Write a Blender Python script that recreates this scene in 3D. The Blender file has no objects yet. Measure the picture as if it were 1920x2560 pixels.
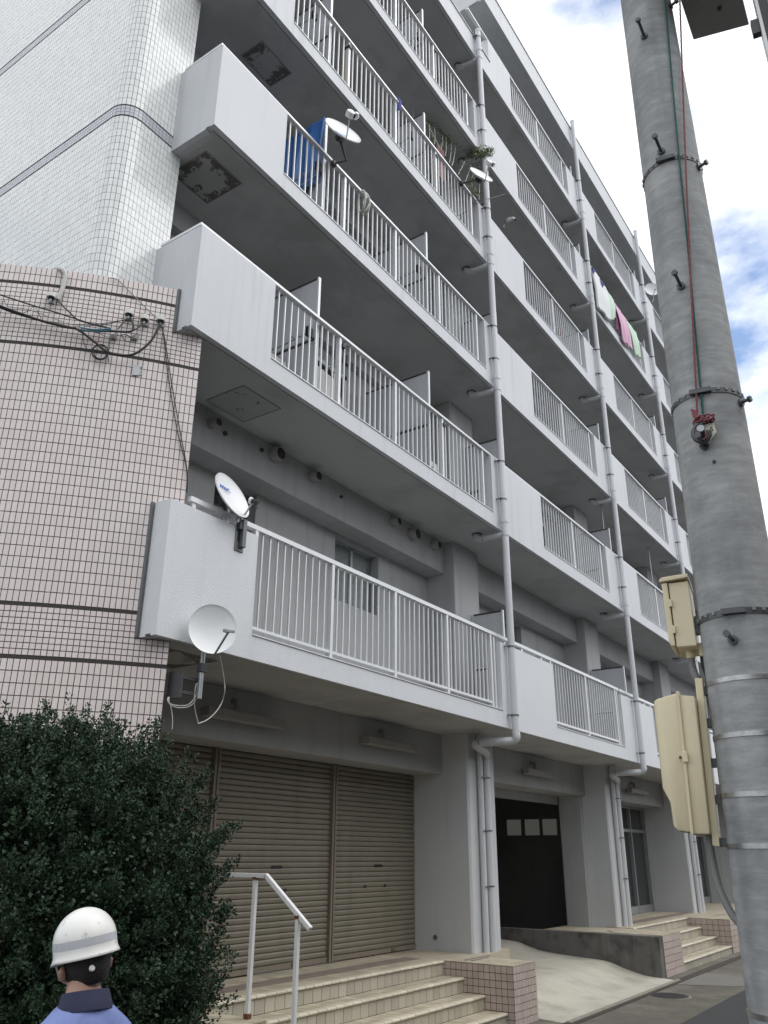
import bpy, bmesh, math, random
import numpy as np
from mathutils import Vector, Matrix, Euler
R = math.radians
rnd = random.Random(7)
nprng = np.random.default_rng(11)
sc = bpy.context.scene
COL = sc.collection

# ------------------------------------------------------------------ camera
FPX, YAW, PITCH, ROLL = 2056.6, R(34.478), R(22.559), R(0.357)
CP = np.array([-4.655, -5.591, 1.618])
_F = np.array([math.cos(YAW)*math.cos(PITCH), math.sin(YAW)*math.cos(PITCH), math.sin(PITCH)])
_R = np.array([math.sin(YAW), -math.cos(YAW), 0.0]); _U = np.cross(_R, _F)
CR = math.cos(ROLL)*_R + math.sin(ROLL)*_U
CU = -math.sin(ROLL)*_R + math.cos(ROLL)*_U
cd = bpy.data.cameras.new('camera'); cam = bpy.data.objects.new('camera', cd); COL.objects.link(cam)
cam.matrix_world = Matrix([[CR[i], CU[i], -_F[i], CP[i]] for i in range(3)] + [[0, 0, 0, 1]])
cd.sensor_fit = 'VERTICAL'; cd.sensor_height = 24.0; cd.lens = 24.0*FPX/2560
cd.clip_start = 0.05; cd.clip_end = 2000
sc.camera = cam

# ------------------------------------------------------------------ sky, sun, exposure
SUN_EL, SUN_AZ = R(58), R(-68)            # direction towards the sun: az measured from +X towards +Y
world = bpy.data.worlds.new('World'); sc.world = world; world.use_nodes = True
nt = world.node_tree; nt.nodes.clear(); N = nt.nodes.new; L = nt.links.new
out = N('ShaderNodeOutputWorld'); bg = N('ShaderNodeBackground'); bg.inputs[1].default_value = 0.10
sky = N('ShaderNodeTexSky'); sky.sky_type = 'NISHITA'; sky.sun_disc = False
sky.sun_elevation = SUN_EL; sky.sun_rotation = math.pi/2 - SUN_AZ
sky.air_density = 1.0; sky.dust_density = 1.2; sky.ozone_density = 1.5
tc = N('ShaderNodeTexCoord'); mp = N('ShaderNodeMapping'); mp.inputs['Scale'].default_value = (1.0, 1.0, 2.2)
mp.inputs['Location'].default_value = (0.35, 0.05, -0.3)
nz = N('ShaderNodeTexNoise'); nz.inputs['Scale'].default_value = 2.3; nz.inputs['Detail'].default_value = 9; nz.inputs['Roughness'].default_value = 0.56
rp = N('ShaderNodeValToRGB'); rp.color_ramp.elements[0].position = 0.365; rp.color_ramp.elements[1].position = 0.47
mx = N('ShaderNodeMix'); mx.data_type = 'RGBA'; mx.inputs['B'].default_value = (12.6, 12.9, 13.3, 1)
br = N('ShaderNodeMix'); br.data_type = 'RGBA'; br.blend_type = 'MULTIPLY'; br.inputs['Factor'].default_value = 1.0; br.inputs['B'].default_value = (1.9, 1.9, 1.9, 1)
L(tc.outputs['Generated'], mp.inputs[0]); L(mp.outputs[0], nz.inputs[0]); L(nz.outputs['Fac'], rp.inputs[0])
L(rp.outputs[0], mx.inputs['Factor']); L(sky.outputs[0], br.inputs['A']); L(br.outputs['Result'], mx.inputs['A']); L(mx.outputs['Result'], bg.inputs[0]); L(bg.outputs[0], out.inputs[0])
sl = bpy.data.lights.new('sun', 'SUN'); sl.energy = 1.5; sl.angle = R(60); sl.color = (1.0, 0.975, 0.94)
so = bpy.data.objects.new('sun', sl); COL.objects.link(so); so.location = (10, -20, 30)
sd = Vector((math.cos(SUN_EL)*math.cos(SUN_AZ), math.cos(SUN_EL)*math.sin(SUN_AZ), math.sin(SUN_EL)))
so.rotation_euler = sd.to_track_quat('Z', 'Y').to_euler()
sc.view_settings.view_transform = 'Standard'; sc.view_settings.look = 'None'
sc.view_settings.exposure = 0.12; sc.view_settings.gamma = 1.0

# ------------------------------------------------------------------ pixel -> place helpers (pixels of the 1920 x 2560 photograph)
def ray(u, v): return _F + CR*(u-960)/FPX - CU*(v-1280)/FPX
def at(u, v, ax, val):
    d = ray(u, v); a = 'XYZ'.index(ax); t = (val-CP[a])/d[a]; return Vector(CP + t*d)
def px(P):
    d = np.asarray(P, float)-CP; z = d@_F
    return 960+FPX*(d@CR)/z, 1280-FPX*(d@CU)/z
# ------------------------------------------------------------------ materials
MATS = {}; MS = {}
def mat(name, col, rough=0.6, var=0.08, scale=3.0, bump=0.0, bscale=60.0, metal=0.0, streak=0.0, isl=0.0, spec=0.5, coat=0.0, col2=None, c2scale=2.0, c2lo=0.5, c2hi=0.62, trans=0.0, hband=0.0, edge=False):
    m = bpy.data.materials.new(name); m.use_nodes = True; t = m.node_tree; n = t.nodes.new; l = t.links.new
    b = t.nodes['Principled BSDF']; b.inputs['Roughness'].default_value = rough; b.inputs['Metallic'].default_value = metal
    b.inputs['Specular IOR Level'].default_value = spec; b.inputs['Coat Weight'].default_value = coat
    g = n('ShaderNodeNewGeometry'); pos = g.outputs['Position']
    base = n('ShaderNodeRGB'); base.outputs[0].default_value = (*col, 1); cur = base.outputs[0]
    def mul(cur, fac_out, lo, hi):
        mr = n('ShaderNodeMapRange'); mr.inputs['To Min'].default_value = lo; mr.inputs['To Max'].default_value = hi; l(fac_out, mr.inputs['Value'])
        vm = n('ShaderNodeVectorMath'); vm.operation = 'SCALE'; l(cur, vm.inputs[0]); l(mr.outputs[0], vm.inputs['Scale']); return vm.outputs[0]
    if col2 and edge:   # flaking that starts from the panel's rim
        tcn = n('ShaderNodeTexCoord'); sx = n('ShaderNodeSeparateXYZ'); l(tcn.outputs['Object'], sx.inputs[0]); ab = []
        for k in ('X', 'Y'):
            q = n('ShaderNodeMath'); q.operation = 'ABSOLUTE'; l(sx.outputs[k], q.inputs[0]); ab.append(q)
        mxn = n('ShaderNodeMath'); mxn.operation = 'MAXIMUM'; l(ab[0].outputs[0], mxn.inputs[0]); l(ab[1].outputs[0], mxn.inputs[1])
        a = n('ShaderNodeTexNoise'); a.inputs['Scale'].default_value = c2scale; a.inputs['Detail'].default_value = 10; a.inputs['Roughness'].default_value = .7; l(pos, a.inputs['Vector'])
        ad = n('ShaderNodeMath'); ad.operation = 'MULTIPLY_ADD'; ad.inputs[1].default_value = .9; l(mxn.outputs[0], ad.inputs[0]); l(a.outputs['Fac'], ad.inputs[2])
        r = n('ShaderNodeValToRGB'); r.color_ramp.elements[0].position = c2lo; r.color_ramp.elements[1].position = c2hi; l(ad.outputs[0], r.inputs[0])
        x = n('ShaderNodeMix'); x.data_type = 'RGBA'; l(r.outputs[0], x.inputs['Factor']); l(cur, x.inputs['A']); x.inputs['B'].default_value = (*col2, 1); cur = x.outputs['Result']
    elif col2:
        a = n('ShaderNodeTexNoise'); a.inputs['Scale'].default_value = c2scale; a.inputs['Detail'].default_value = 8; a.inputs['Roughness'].default_value = .62; l(pos, a.inputs['Vector'])
        r = n('ShaderNodeValToRGB'); r.color_ramp.elements[0].position = c2lo; r.color_ramp.elements[1].position = c2hi; l(a.outputs['Fac'], r.inputs[0])
        x = n('ShaderNodeMix'); x.data_type = 'RGBA'; l(r.outputs[0], x.inputs['Factor']); l(cur, x.inputs['A']); x.inputs['B'].default_value = (*col2, 1); cur = x.outputs['Result']
    if var:
        a = n('ShaderNodeTexNoise'); a.inputs['Scale'].default_value = scale; a.inputs['Detail'].default_value = 7; a.inputs['Roughness'].default_value = .6; l(pos, a.inputs['Vector'])
        cur = mul(cur, a.outputs['Fac'], 1-var*1.6, 1+var*1.2)
    if streak:
        mpn = n('ShaderNodeMapping'); mpn.inputs['Scale'].default_value = (7, 7, .45); l(pos, mpn.inputs[0])
        a = n('ShaderNodeTexNoise'); a.inputs['Scale'].default_value = 1.0; a.inputs['Detail'].default_value = 6; l(mpn.outputs[0], a.inputs['Vector'])
        r = n('ShaderNodeMapRange'); r.inputs['From Min'].default_value = .52; r.inputs['From Max'].default_value = .75; l(a.outputs['Fac'], r.inputs['Value'])
        cur = mul(cur, r.outputs[0], 1.0, 1-streak)
    if hband:
        for (sc_, am) in (((5, 5, 26), hband), ((16, 16, 70), hband*.6)):
            mpn = n('ShaderNodeMapping'); mpn.inputs['Scale'].default_value = sc_; mpn.inputs['Rotation'].default_value = (.12, .1, 0); l(pos, mpn.inputs[0])
            a = n('ShaderNodeTexNoise'); a.inputs['Scale'].default_value = 1.0; a.inputs['Detail'].default_value = 5; l(mpn.outputs[0], a.inputs['Vector'])
            r = n('ShaderNodeMapRange'); r.inputs['From Min'].default_value = .35; r.inputs['From Max'].default_value = .68; l(a.outputs['Fac'], r.inputs['Value'])
            cur = mul(cur, r.outputs[0], 1-am, 1+am)
    if isl:
        oi = n('ShaderNodeObjectInfo'); ad = n('ShaderNodeMath'); ad.operation = 'ADD'; l(oi.outputs['Random'], ad.inputs[0]); l(g.outputs['Random Per Island'], ad.inputs[1])
        fr = n('ShaderNodeMath'); fr.operation = 'FRACT'; l(ad.outputs[0], fr.inputs[0]); cur = mul(cur, fr.outputs[0], 1-isl, 1+isl)
    l(cur, b.inputs['Base Color'])
    if bump:
        a = n('ShaderNodeTexNoise'); a.inputs['Scale'].default_value = bscale; a.inputs['Detail'].default_value = 4; l(pos, a.inputs['Vector'])
        bp = n('ShaderNodeBump'); bp.inputs['Strength'].default_value = bump; bp.inputs['Distance'].default_value = .01; l(a.outputs['Fac'], bp.inputs['Height']); l(bp.outputs[0], b.inputs['Normal'])
    if trans: b.inputs['Transmission Weight'].default_value = trans
    MATS[name] = m; return m
mat('paint', (.585, .60, .62), .55, .07, .9, .25, 90, streak=.13)
mat('stucco', (.655, .67, .69), .5, .05, 1.3, .38, 60, streak=.07)
mat('shade_paint', (.40, .405, .405), .6, .10, 1.0, .2, 80, streak=.16)  # wall paint darkened, so the shade of the recesses is in the colour
mat('column_paint', (.55, .56, .57), .6, .08, 1.0, .2, 80, streak=.12)
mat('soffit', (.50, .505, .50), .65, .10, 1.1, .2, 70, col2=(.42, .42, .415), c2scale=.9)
mat('hatch', (.42, .42, .41), .7, .1, 5, .5, 60, col2=(.13, .125, .115), c2scale=7, c2lo=.665, c2hi=.69, edge=True)
mat('hatch_clean', (.40, .405, .40), .7, .1, 5, .5, 60, col2=(.09, .085, .08), c2scale=7, c2lo=.62, c2hi=.64)
mat('concrete', (.30, .30, .285), .85, .12, 2, .4, 90)
mat('rail', (.70, .71, .72), .38, .04, 5, metal=.25)
mat('rail_white', (.72, .72, .71), .45, .06, 9)
mat('rust', (.16, .06, .025), .9, .4, 60, .6, 200)
mat('panel', (.50, .51, .535), .6, .06, 1.5, streak=.1)
mat('dark_metal', (.05, .05, .052), .5, .2, 8)
mat('pipe', (.58, .595, .615), .42, .05, 2, streak=.08)
mat('clamp', (.16, .165, .17), .5, .1, 8, metal=.6)
mat('white_tile', (.76, .775, .765), .17, .03, 1.3, isl=.06, spec=.6)
mat('violet_tile', (.52, .53, .575), .2, .03, 2, isl=.05)
mat('white_joint', (.16, .17, .175), .9, .1, 6)
mat('pink_tile', (.715, .645, .62), .42, .06, 1.2, isl=.04, col2=(.72, .615, .59), c2scale=1.1, c2lo=.45, c2hi=.75)
mat('pink_joint', (.15, .125, .118), .9, .15, 8)
mat('dark_joint', (.045, .038, .036), .8, .2, 8)
mat('step_tile', (.46, .41, .31), .5, .09, 5, .15, 120, isl=.13, streak=.2, col2=(.36, .315, .23), c2scale=2.2, c2lo=.5, c2hi=.8)
mat('nosing_tile', (.60, .55, .43), .42, .08, 6, isl=.11)
mat('riser_tile', (.44, .41, .33), .48, .07, 5, isl=.11, streak=.12)
mat('band_tile', (.23, .185, .16), .55, .1, 6, isl=.08)
mat('step_joint', (.085, .07, .058), .9, .15, 10)
mat('brick_tile', (.50, .415, .37), .55, .08, 4, isl=.08, streak=.1)
mat('shutter', (.225, .203, .155), .48, .10, 3, streak=.16, metal=.15)
mat('guide', (.22, .185, .145), .5, .1, 4, streak=.2)
mat('glass', (.025, .03, .032), .06, 0, spec=.8)
mat('frosted', (.12, .15, .145), .25, .5, 14, .6, 30, spec=.7)
mat('alu', (.36, .37, .37), .4, .05, 4, metal=.5)
mat('black', (.012, .012, .013), .5, .2, 12)
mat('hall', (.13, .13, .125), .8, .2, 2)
mat('dish', (.74, .75, .755), .35, .03, 6)
mat('dish_blue', (.33, .42, .62), .45, .05, 8)
mat('ink_blue', (.05, .12, .45), .5, 0)
mat('grey_plastic', (.24, .24, .24), .5, .1, 12)
mat('galv', (.38, .40, .415), .42, .12, 10, metal=.55)
mat('cable_black', (.022, .021, .021), .55, .15, 15)
mat('cable_blue', (.12, .24, .30), .5, .1, 15)
mat('cable_white', (.52, .52, .49), .5, .08, 10)
mat('porcelain', (.74, .735, .70), .25, .06, 12)
mat('tarp', (.045, .15, .42), .42, .18, 5, .5, 25)
mat('ac_white', (.60, .60, .56), .45, .06, 4)
mat('board', (.52, .515, .48), .7, .1, 4)
mat('wood', (.55, .44, .26), .65, .12, 9)
mat('hose', (.42, .43, .38), .5, .1, 8)
mat('pole', (.36, .37, .37), .8, .14, 7, .2, 160, col2=(.25, .26, .265), c2scale=3.2, c2lo=.42, c2hi=.66, streak=.26, hband=.11)
mat('steel', (.10, .105, .11), .45, .2, 20, metal=.6)
mat('silver', (.42, .42, .42), .32, .35, 30, metal=.8)
mat('cream', (.72, .635, .43), .45, .08, 5, .08, 60, streak=.16)
mat('rope_green', (.02, .105, .085), .8, .3, 150)
mat('rope_red', (.24, .075, .085), .8, .3, 150)
mat('tag_cream', (.60, .58, .46), .6, .05, 10)
mat('sign_grey', (.33, .325, .31), .55, .12, 6)
mat('asphalt', (.145, .131, .106), .92, .28, 3, .9, 260, col2=(.20, .182, .15), c2scale=1.0)
mat('road_asphalt', (.052, .053, .054), .9, .18, 4, .8, 260)
mat('pale_patch', (.19, .182, .16), .9, .12, 3, .6, 200)
mat('ramp', (.49, .465, .395), .85, .10, 1.8, .35, 60, col2=(.27, .245, .20), c2scale=1.5, c2lo=.48, c2hi=.82)
mat('stained', (.17, .165, .155), .88, .2, 2.5, .5, 50, col2=(.07, .068, .064), c2scale=2.0, c2lo=.5, c2hi=.66, streak=.3)
mat('kerb', (.27, .25, .205), .88, .2, 6, .6, 120)
mat('iron', (.045, .043, .04), .7, .25, 30, .8, 150)
mat('blocker_wall', (.25, .23, .19), .8, .08, 2)
mat('blocker_brown', (.14, .11, .085), .8, .1, 2)
mat('blocker_grey', (.19, .19, .185), .8, .1, 2)
mat('blocker_roof', (.06, .06, .065), .6, .15, 6)
mat('dirt', (.06, .05, .04), .95, .3, 12, .6, 120)
mat('leaf', (.029, .060, .030), .55, .3, 3, isl=.5, spec=.35)
mat('leaf_light', (.17, .21, .085), .42, .3, 4, isl=.4)
mat('bark', (.06, .045, .035), .9, .2, 20, .6, 60)
mat('helmet', (.78, .775, .74), .28, .03, 8, col2=(.55, .54, .51), c2scale=20, c2lo=.60, c2hi=.66)
mat('stripe', (.50, .52, .55), .45, .06, 12)
mat('hair', (.012, .010, .010), .55, .3, 60, .6, 200)
mat('skin', (.40, .235, .165), .5, .08, 12)
mat('jacket', (.20, .255, .52), .8, .08, 6, .4, 300)
mat('collar', (.028, .032, .07), .85, .1, 10, .4, 300)
mat('trousers', (.10, .115, .18), .85, .1, 8, .4, 250)
mat('shoe', (.02, .02, .02), .5, .1, 10)
mat('cloth_white', (.72, .74, .74), .8, .04, 5, .3, 120)
mat('cloth_green', (.56, .70, .57), .85, .06, 6, .3, 120)
mat('cloth_pink', (.68, .42, .56), .85, .06, 6, .3, 120)
mat('cloth_navy', (.10, .12, .40), .85, .1, 8)
mat('cloth_maroon', (.16, .05, .11), .85, .1, 8)
mat('pot_red', (.30, .16, .155), .8, .1, 8)
mat('clutter', (.10, .085, .085), .7, .5, 9)
mat('bird_dark', (.02, .02, .02), .6, .2, 20)
mat('bird_white', (.62, .62, .58), .7, .1, 20)
m = mat('lit_pane', (.35, .36, .33), .5, .05, 3); b_ = m.node_tree.nodes['Principled BSDF']; b_.inputs['Emission Color'].default_value = (.8, .84, .74, 1); b_.inputs['Emission Strength'].default_value = .05

# ------------------------------------------------------------------ object helpers
WO = {}
def link(o, parent, loc):
    COL.objects.link(o); loc = Vector(loc); WO[o] = loc
    if parent is not None: o.parent = parent; o.location = loc - WO[parent]
    else: o.location = loc
    return o
def tag(o, label, cat=None, group=None, kind=None):
    if label: o['label'] = label
    if cat: o['category'] = cat
    if group: o['group'] = group
    if kind: o['kind'] = kind
    return o
def thing(name, loc, label, cat, group=None):
    return tag(link(bpy.data.objects.new(name, None), None, loc), label, cat, group)
def M(m): return MATS[m] if isinstance(m, str) else m
def obj(name, V, F, m, parent=None, smooth=False, bev=0.0):
    V = [Vector(v) for v in V]; lo = Vector([min(v[i] for v in V) for i in range(3)]); hi = Vector([max(v[i] for v in V) for i in range(3)])
    c = Vector(((lo.x+hi.x)/2, (lo.y+hi.y)/2, lo.z if parent is None else (lo.z+hi.z)/2))
    me = bpy.data.meshes.new(name); me.from_pydata([tuple(v-c) for v in V], [], F)
    b = bmesh.new(); b.from_mesh(me); bmesh.ops.recalc_face_normals(b, faces=b.faces)
    if bev: bmesh.ops.bevel(b, geom=[e for e in b.edges if len(e.link_faces) == 2 and e.calc_face_angle() > .5], offset=bev, segments=2, affect='EDGES', profile=.5)
    b.to_mesh(me); b.free()
    me.materials.append(M(m))
    if smooth:
        me.polygons.foreach_set('use_smooth', [True]*len(me.polygons)); 
        try: me.set_sharp_from_angle(angle=R(42))
        except Exception: pass
    return link(bpy.data.objects.new(name, me), parent, c)
BOXF = [(0, 3, 2, 1), (4, 5, 6, 7), (0, 1, 5, 4), (1, 2, 6, 5), (2, 3, 7, 6), (3, 0, 4, 7)]
_bc = {}
def boxmesh(dx, dy, dz, m, bev=0.0):
    k = (round(dx, 4), round(dy, 4), round(dz, 4), m, bev)
    if k not in _bc:
        x, y, z = dx/2, dy/2, dz/2
        me = bpy.data.meshes.new('box'); me.from_pydata([(-x, -y, -z), (x, -y, -z), (x, y, -z), (-x, y, -z), (-x, -y, z), (x, -y, z), (x, y, z), (-x, y, z)], [], BOXF)
        if bev:
            b = bmesh.new(); b.from_mesh(me); bmesh.ops.bevel(b, geom=list(b.edges), offset=bev, segments=1, affect='EDGES'); b.to_mesh(me); b.free()
        me.materials.append(M(m)); _bc[k] = me
    return _bc[k]
def inst(name, me, loc, parent=None, rot=(0, 0, 0)):
    o = link(bpy.data.objects.new(name, me), parent, loc); o.rotation_euler = rot; return o
def box(name, x0, x1, y0, y1, z0, z1, m, parent=None, bev=0.0):
    return inst(name, boxmesh(x1-x0, y1-y0, z1-z0, m, bev), ((x0+x1)/2, (y0+y1)/2, (z0+z1)/2), parent)
class MB:
    def __init__(s): s.V = []; s.F = []
    def add(s, V, F): n = len(s.V); s.V += [Vector(v) for v in V]; s.F += [tuple(i+n for i in f) for f in F]; return s
    def box(s, x0, x1, y0, y1, z0, z1): return s.add([(x0, y0, z0), (x1, y0, z0), (x1, y1, z0), (x0, y1, z0), (x0, y0, z1), (x1, y0, z1), (x1, y1, z1), (x0, y1, z1)], BOXF)
    def obox(s, c, a, b, d):   # centre and three half axes
        c, a, b, d = map(Vector, (c, a, b, d)); return s.add([c-a-b-d, c+a-b-d, c+a+b-d, c-a+b-d, c-a-b+d, c+a-b+d, c+a+b+d, c-a+b+d], BOXF)
    def tube(s, pts, r, n=8, caps=True):
        pts = [Vector(p) for p in pts]; rs = r if isinstance(r, (list, tuple)) else [r]*len(pts)
        t0 = (pts[1]-pts[0]).normalized(); up = Vector((0, 0, 1)) if abs(t0.z) < .9 else Vector((1, 0, 0)); a = t0.cross(up).normalized()
        V = []
        for i, p in enumerate(pts):
            t = (pts[min(i+1, len(pts)-1)]-pts[max(i-1, 0)]).normalized(); a = (a - t*a.dot(t)).normalized(); b = t.cross(a)
            V += [p + rs[i]*(math.cos(2*math.pi*k/n)*a + math.sin(2*math.pi*k/n)*b) for k in range(n)]
        F = [(i*n+k, i*n+(k+1) % n, (i+1)*n+(k+1) % n, (i+1)*n+k) for i in range(len(pts)-1) for k in range(n)]
        if caps: F += [tuple(range(n))[::-1], tuple((len(pts)-1)*n+k for k in range(n))]
        return s.add(V, F)
    def prism(s, poly, ax, a, b):   # polygon of 2-D points, extruded along axis ax from a to b
        def p3(p, t): return (t, p[0], p[1]) if ax == 'X' else ((p[0], t, p[1]) if ax == 'Y' else (p[0], p[1], t))
        n = len(poly); V = [p3(p, a) for p in poly]+[p3(p, b) for p in poly]
        return s.add(V, [tuple(range(n)), tuple(range(n, 2*n))[::-1]]+[(i, (i+1) % n, n+(i+1) % n, n+i) for i in range(n)])
    def build(s, name, m, parent=None, smooth=False, bev=0.0): return obj(name, s.V, s.F, m, parent, smooth, bev)
def spline(pts, k=8):
    pts = [Vector(p) for p in pts]; P = [2*pts[0]-pts[1]]+pts+[2*pts[-1]-pts[-2]]; o = []
    for i in range(1, len(P)-2):
        for j in range(k):
            t = j/k; a, b, c, d = P[i-1], P[i], P[i+1], P[i+2]
            o.append(.5*((2*b)+(c-a)*t+(2*a-5*b+4*c-d)*t*t+(3*b-a-3*c+d)*t**3))
    return o+[pts[-1]]
def text_mesh(name, s, size, m, parent, loc, xdir, ydir, extr=.0006):
    cu = bpy.data.curves.new(name, 'FONT'); cu.body = s; cu.size = size; cu.align_x = 'CENTER'; cu.align_y = 'CENTER'; cu.extrude = extr
    t = bpy.data.objects.new('t', cu); dg = bpy.context.evaluated_depsgraph_get(); COL.objects.link(t); dg.update()
    me = bpy.data.meshes.new_from_object(t.evaluated_get(dg)); bpy.data.objects.remove(t); me.materials.clear(); me.materials.append(M(m))
    o = link(bpy.data.objects.new(name, me), parent, loc); x = Vector(xdir).normalized(); y = Vector(ydir).normalized(); z = x.cross(y)
    o.rotation_euler = Matrix([[x[i], y[i], z[i]] for i in range(3)]).to_euler(); return o
T = 640/1646; B = 640/1659
def cr(ox, oy, x, y, s=B): return ox+x*s, oy+y*s

# ================================================================== GROUND
GZ = -.36
tag(obj('ground', [(-300, -300, GZ-.02), (300, -300, GZ-.02), (300, 300, GZ-.02), (-300, 300, GZ-.02)], [(0, 1, 2, 3)], 'road_asphalt'), None, kind='structure')
tag(obj('pavement', [(-40, -1.85, GZ), (60, -1.85, GZ), (60, 1.2, GZ), (-40, 1.2, GZ)], [(0, 1, 2, 3)], 'asphalt'), None, kind='structure')
tag(obj('road', [(-60, -9, GZ+.004-.004), (80, -9, GZ), (80, -1.853, GZ), (-60, -1.853, GZ)], [(0, 1, 2, 3)], 'road_asphalt'), None, kind='structure')
tag(obj('pavement_patch', [(10.95, -.70, GZ+.004), (12.9, -.72, GZ+.004), (12.4, -1.84, GZ+.004), (11.42, -1.84, GZ+.004)], [(0, 1, 2, 3)], 'pale_patch'), None, kind='structure')
# ramp up to the garage
prof = [(-.66, -.355), (-.45, -.345), (-.1, -.318), (.25, -.235), (.58, -.14), (1.17, -.105), (1.79, -.055), (2.1, .015), (2.42, .085), (3.4, .1), (9.2, .1)]
pr = spline([(0, a, b) for a, b in prof], 4); V = []; F = []
for i, q in enumerate(pr):
    xr = 11.47
    V += [(6.66, q.y, q.z), (9, q.y, q.z), (xr if q.y < 2.6 else 14, q.y, q.z), (6.66, q.y, q.z-.3), (xr if q.y < 2.6 else 14, q.y, q.z-.3)]
for i in range(len(pr)-1):
    a, b = i*5, i*5+5; F += [(a, a+1, b+1, b), (a+1, a+2, b+2, b+1), (a, b, b+3, a+3), (a+2, a+4, b+4, b+2)]
F += [(0, 3, 4, 2, 1)]
tag(obj('concrete_ramp', V, F, 'ramp', smooth=True), None, kind='structure')
mb = MB(); mb.prism([(-.80, GZ+.004), (-.665, GZ+.004), (-.665, GZ+.02), (-.80, GZ+.008)], 'X', 5.2, 24.0)
tag(mb.build('gutter', 'dirt'), None, kind='structure')
k = thing('kerb', (9, -.7, GZ), 'narrow pale concrete kerb along the foot of the ramp', 'kerb')
for i in range(4): box('kerb_stone', 6.66+i*1.2+.008, 6.66+(i+1)*1.2-.008, -.735, -.662, GZ-.02, GZ+.028, 'kerb', k, .008)
t = thing('manhole_cover', (9.69, -1.06, GZ), 'round dark iron manhole cover in the pavement before the ramp', 'manhole cover')
def disc(cx, cy, z0, z1, r0, n=40): return MB().prism([(cx+r0*math.cos(2*math.pi*i/n), cy+r0*math.sin(2*math.pi*i/n)) for i in range(n)], 'Z', z0, z1)
disc(9.69, -1.06, GZ-.01, GZ+.005, .33).build('frame_ring', 'kerb', t); lid = disc(9.69, -1.06, GZ-.008, GZ+.010, .295).build('lid', 'iron', t)
for i in range(-4, 5):
    for j in range(-4, 5):
        if math.hypot(i, j) < 4.4: box('tread_stud', 9.69+i*.055-.017, 9.69+i*.055+.017, -1.06+j*.055-.017, -1.06+j*.055+.017, GZ+.010, GZ+.015, 'iron', lid)

# ================================================================== APARTMENT BUILDING
def FZ(k): return 3.535 if k == 2 else 4+(k-2)*2.75
BLD = thing('apartment_building', (12, 5, GZ), 'white seven storey apartment block with long balconies and a tiled rounded end', 'apartment building')
XE = 25.6
BOXES = [(0, 1.19), (6.667, 8.67), (12.07, 14.13), (17.46, 19.53), (22.86, XE)]
RAILS = [(1.19, 6.667), (8.67, 12.07), (14.13, 17.46), (19.53, 22.86)]
for k in range(2, 8):
    f = FZ(k); zt = f+1.12
    ledge = f+.072
    if k < 7:
        poly = [(0, f-.15), (XE, f-.15), (XE, zt)]
        for (a, b) in reversed(RAILS): poly += [(b, zt), (b, ledge), (a, ledge), (a, zt)]
        poly += [(0, zt)]; x0 = 0
    else:
        x0 = 0
        poly = [(0, f-.15), (XE, f-.15), (XE, zt)]
        for (a, b) in reversed(RAILS[1:]): poly += [(b, zt), (b, ledge), (a, ledge), (a, zt)]
        poly += [(7.55, zt), (7.55, f+.40), (0, f+.40)]
    m = 'stucco' if k == 2 else 'paint'
    MB().prism(poly, 'Y', 0, .14).build('balcony_parapet', m, BLD)
    box('slab_lip', 0, XE, 0, .07, f-.17, f-.15, m, BLD)
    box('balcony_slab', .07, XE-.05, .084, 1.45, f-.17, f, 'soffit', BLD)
    # left end return of the parapet
    box('parapet_return', 0, .14, .14, 1.3, f-.17, zt if k < 7 else f+.4, m, BLD)
    if k == 7:
        box('parapet_return', 7.55, 7.69, .14, 1.45, f, zt, m, BLD)
        MB().box(-.02, 7.60, -.02, .17, f+.402, f+.425).build('coping', 'alu', BLD)
    # railings
    for ri, (a, b) in enumerate(RAILS):
        if k == 7 and ri == 0: continue
        b2 = b-.20
        low = k == 2
        zb = f+.15 if low else f+.085
        ztop = f+1.25 if low else f+1.166
        mb = MB(); mb.box(a+.01, b2, .045, .095, zb, zb+.03)
        xs = a-.95 if ri == 0 else a
        if low: mb.box(.27 if ri == 0 else a-2.0, b+.01, .035, .105, ztop-.05, ztop)
        else:
            mb.box(a-1.19 if ri == 0 else a-2.0, b, .02, .09, ztop-.035, ztop)
        rl = mb.build('railing', 'rail', BLD)
        if ri == 0 and not low: box('return_rail', 0, .07, .09, .66, ztop-.035, ztop, 'rail', rl)
        np_ = 5 if ri == 0 else 3
        px_ = [a+.02+(b2-a-.04)*i/(np_-1) for i in range(np_)]
        for x in px_: box('post', x-.022, x+.022, .04, .10, ledge, ztop-.035, 'rail', rl)
        nb = 11 if ri == 0 else 13
        for i in range(np_-1):
            for j in range(1, nb):
                x = px_[i]+(px_[i+1]-px_[i])*j/nb
                box('baluster', x-.0078, x+.0078, .060, .080, zb+.03, ztop-.035, 'rail', rl)
        if low:
            for x in ([.33, .75] if ri == 0 else [a-.35, a-1.1]): box('post', x-.022, x+.022, .05, .09, zt, ztop-.05, 'rail', rl)
            xx = b-.1; box('post', xx-.022, xx+.022, .05, .09, zt if False else ledge, ztop-.05, 'rail', rl)
        # aluminium ledge trim
        box('ledge_trim', a+.005, b-.003, -.012, .03, ledge+.001, ledge+.012, 'rail', rl)
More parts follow.
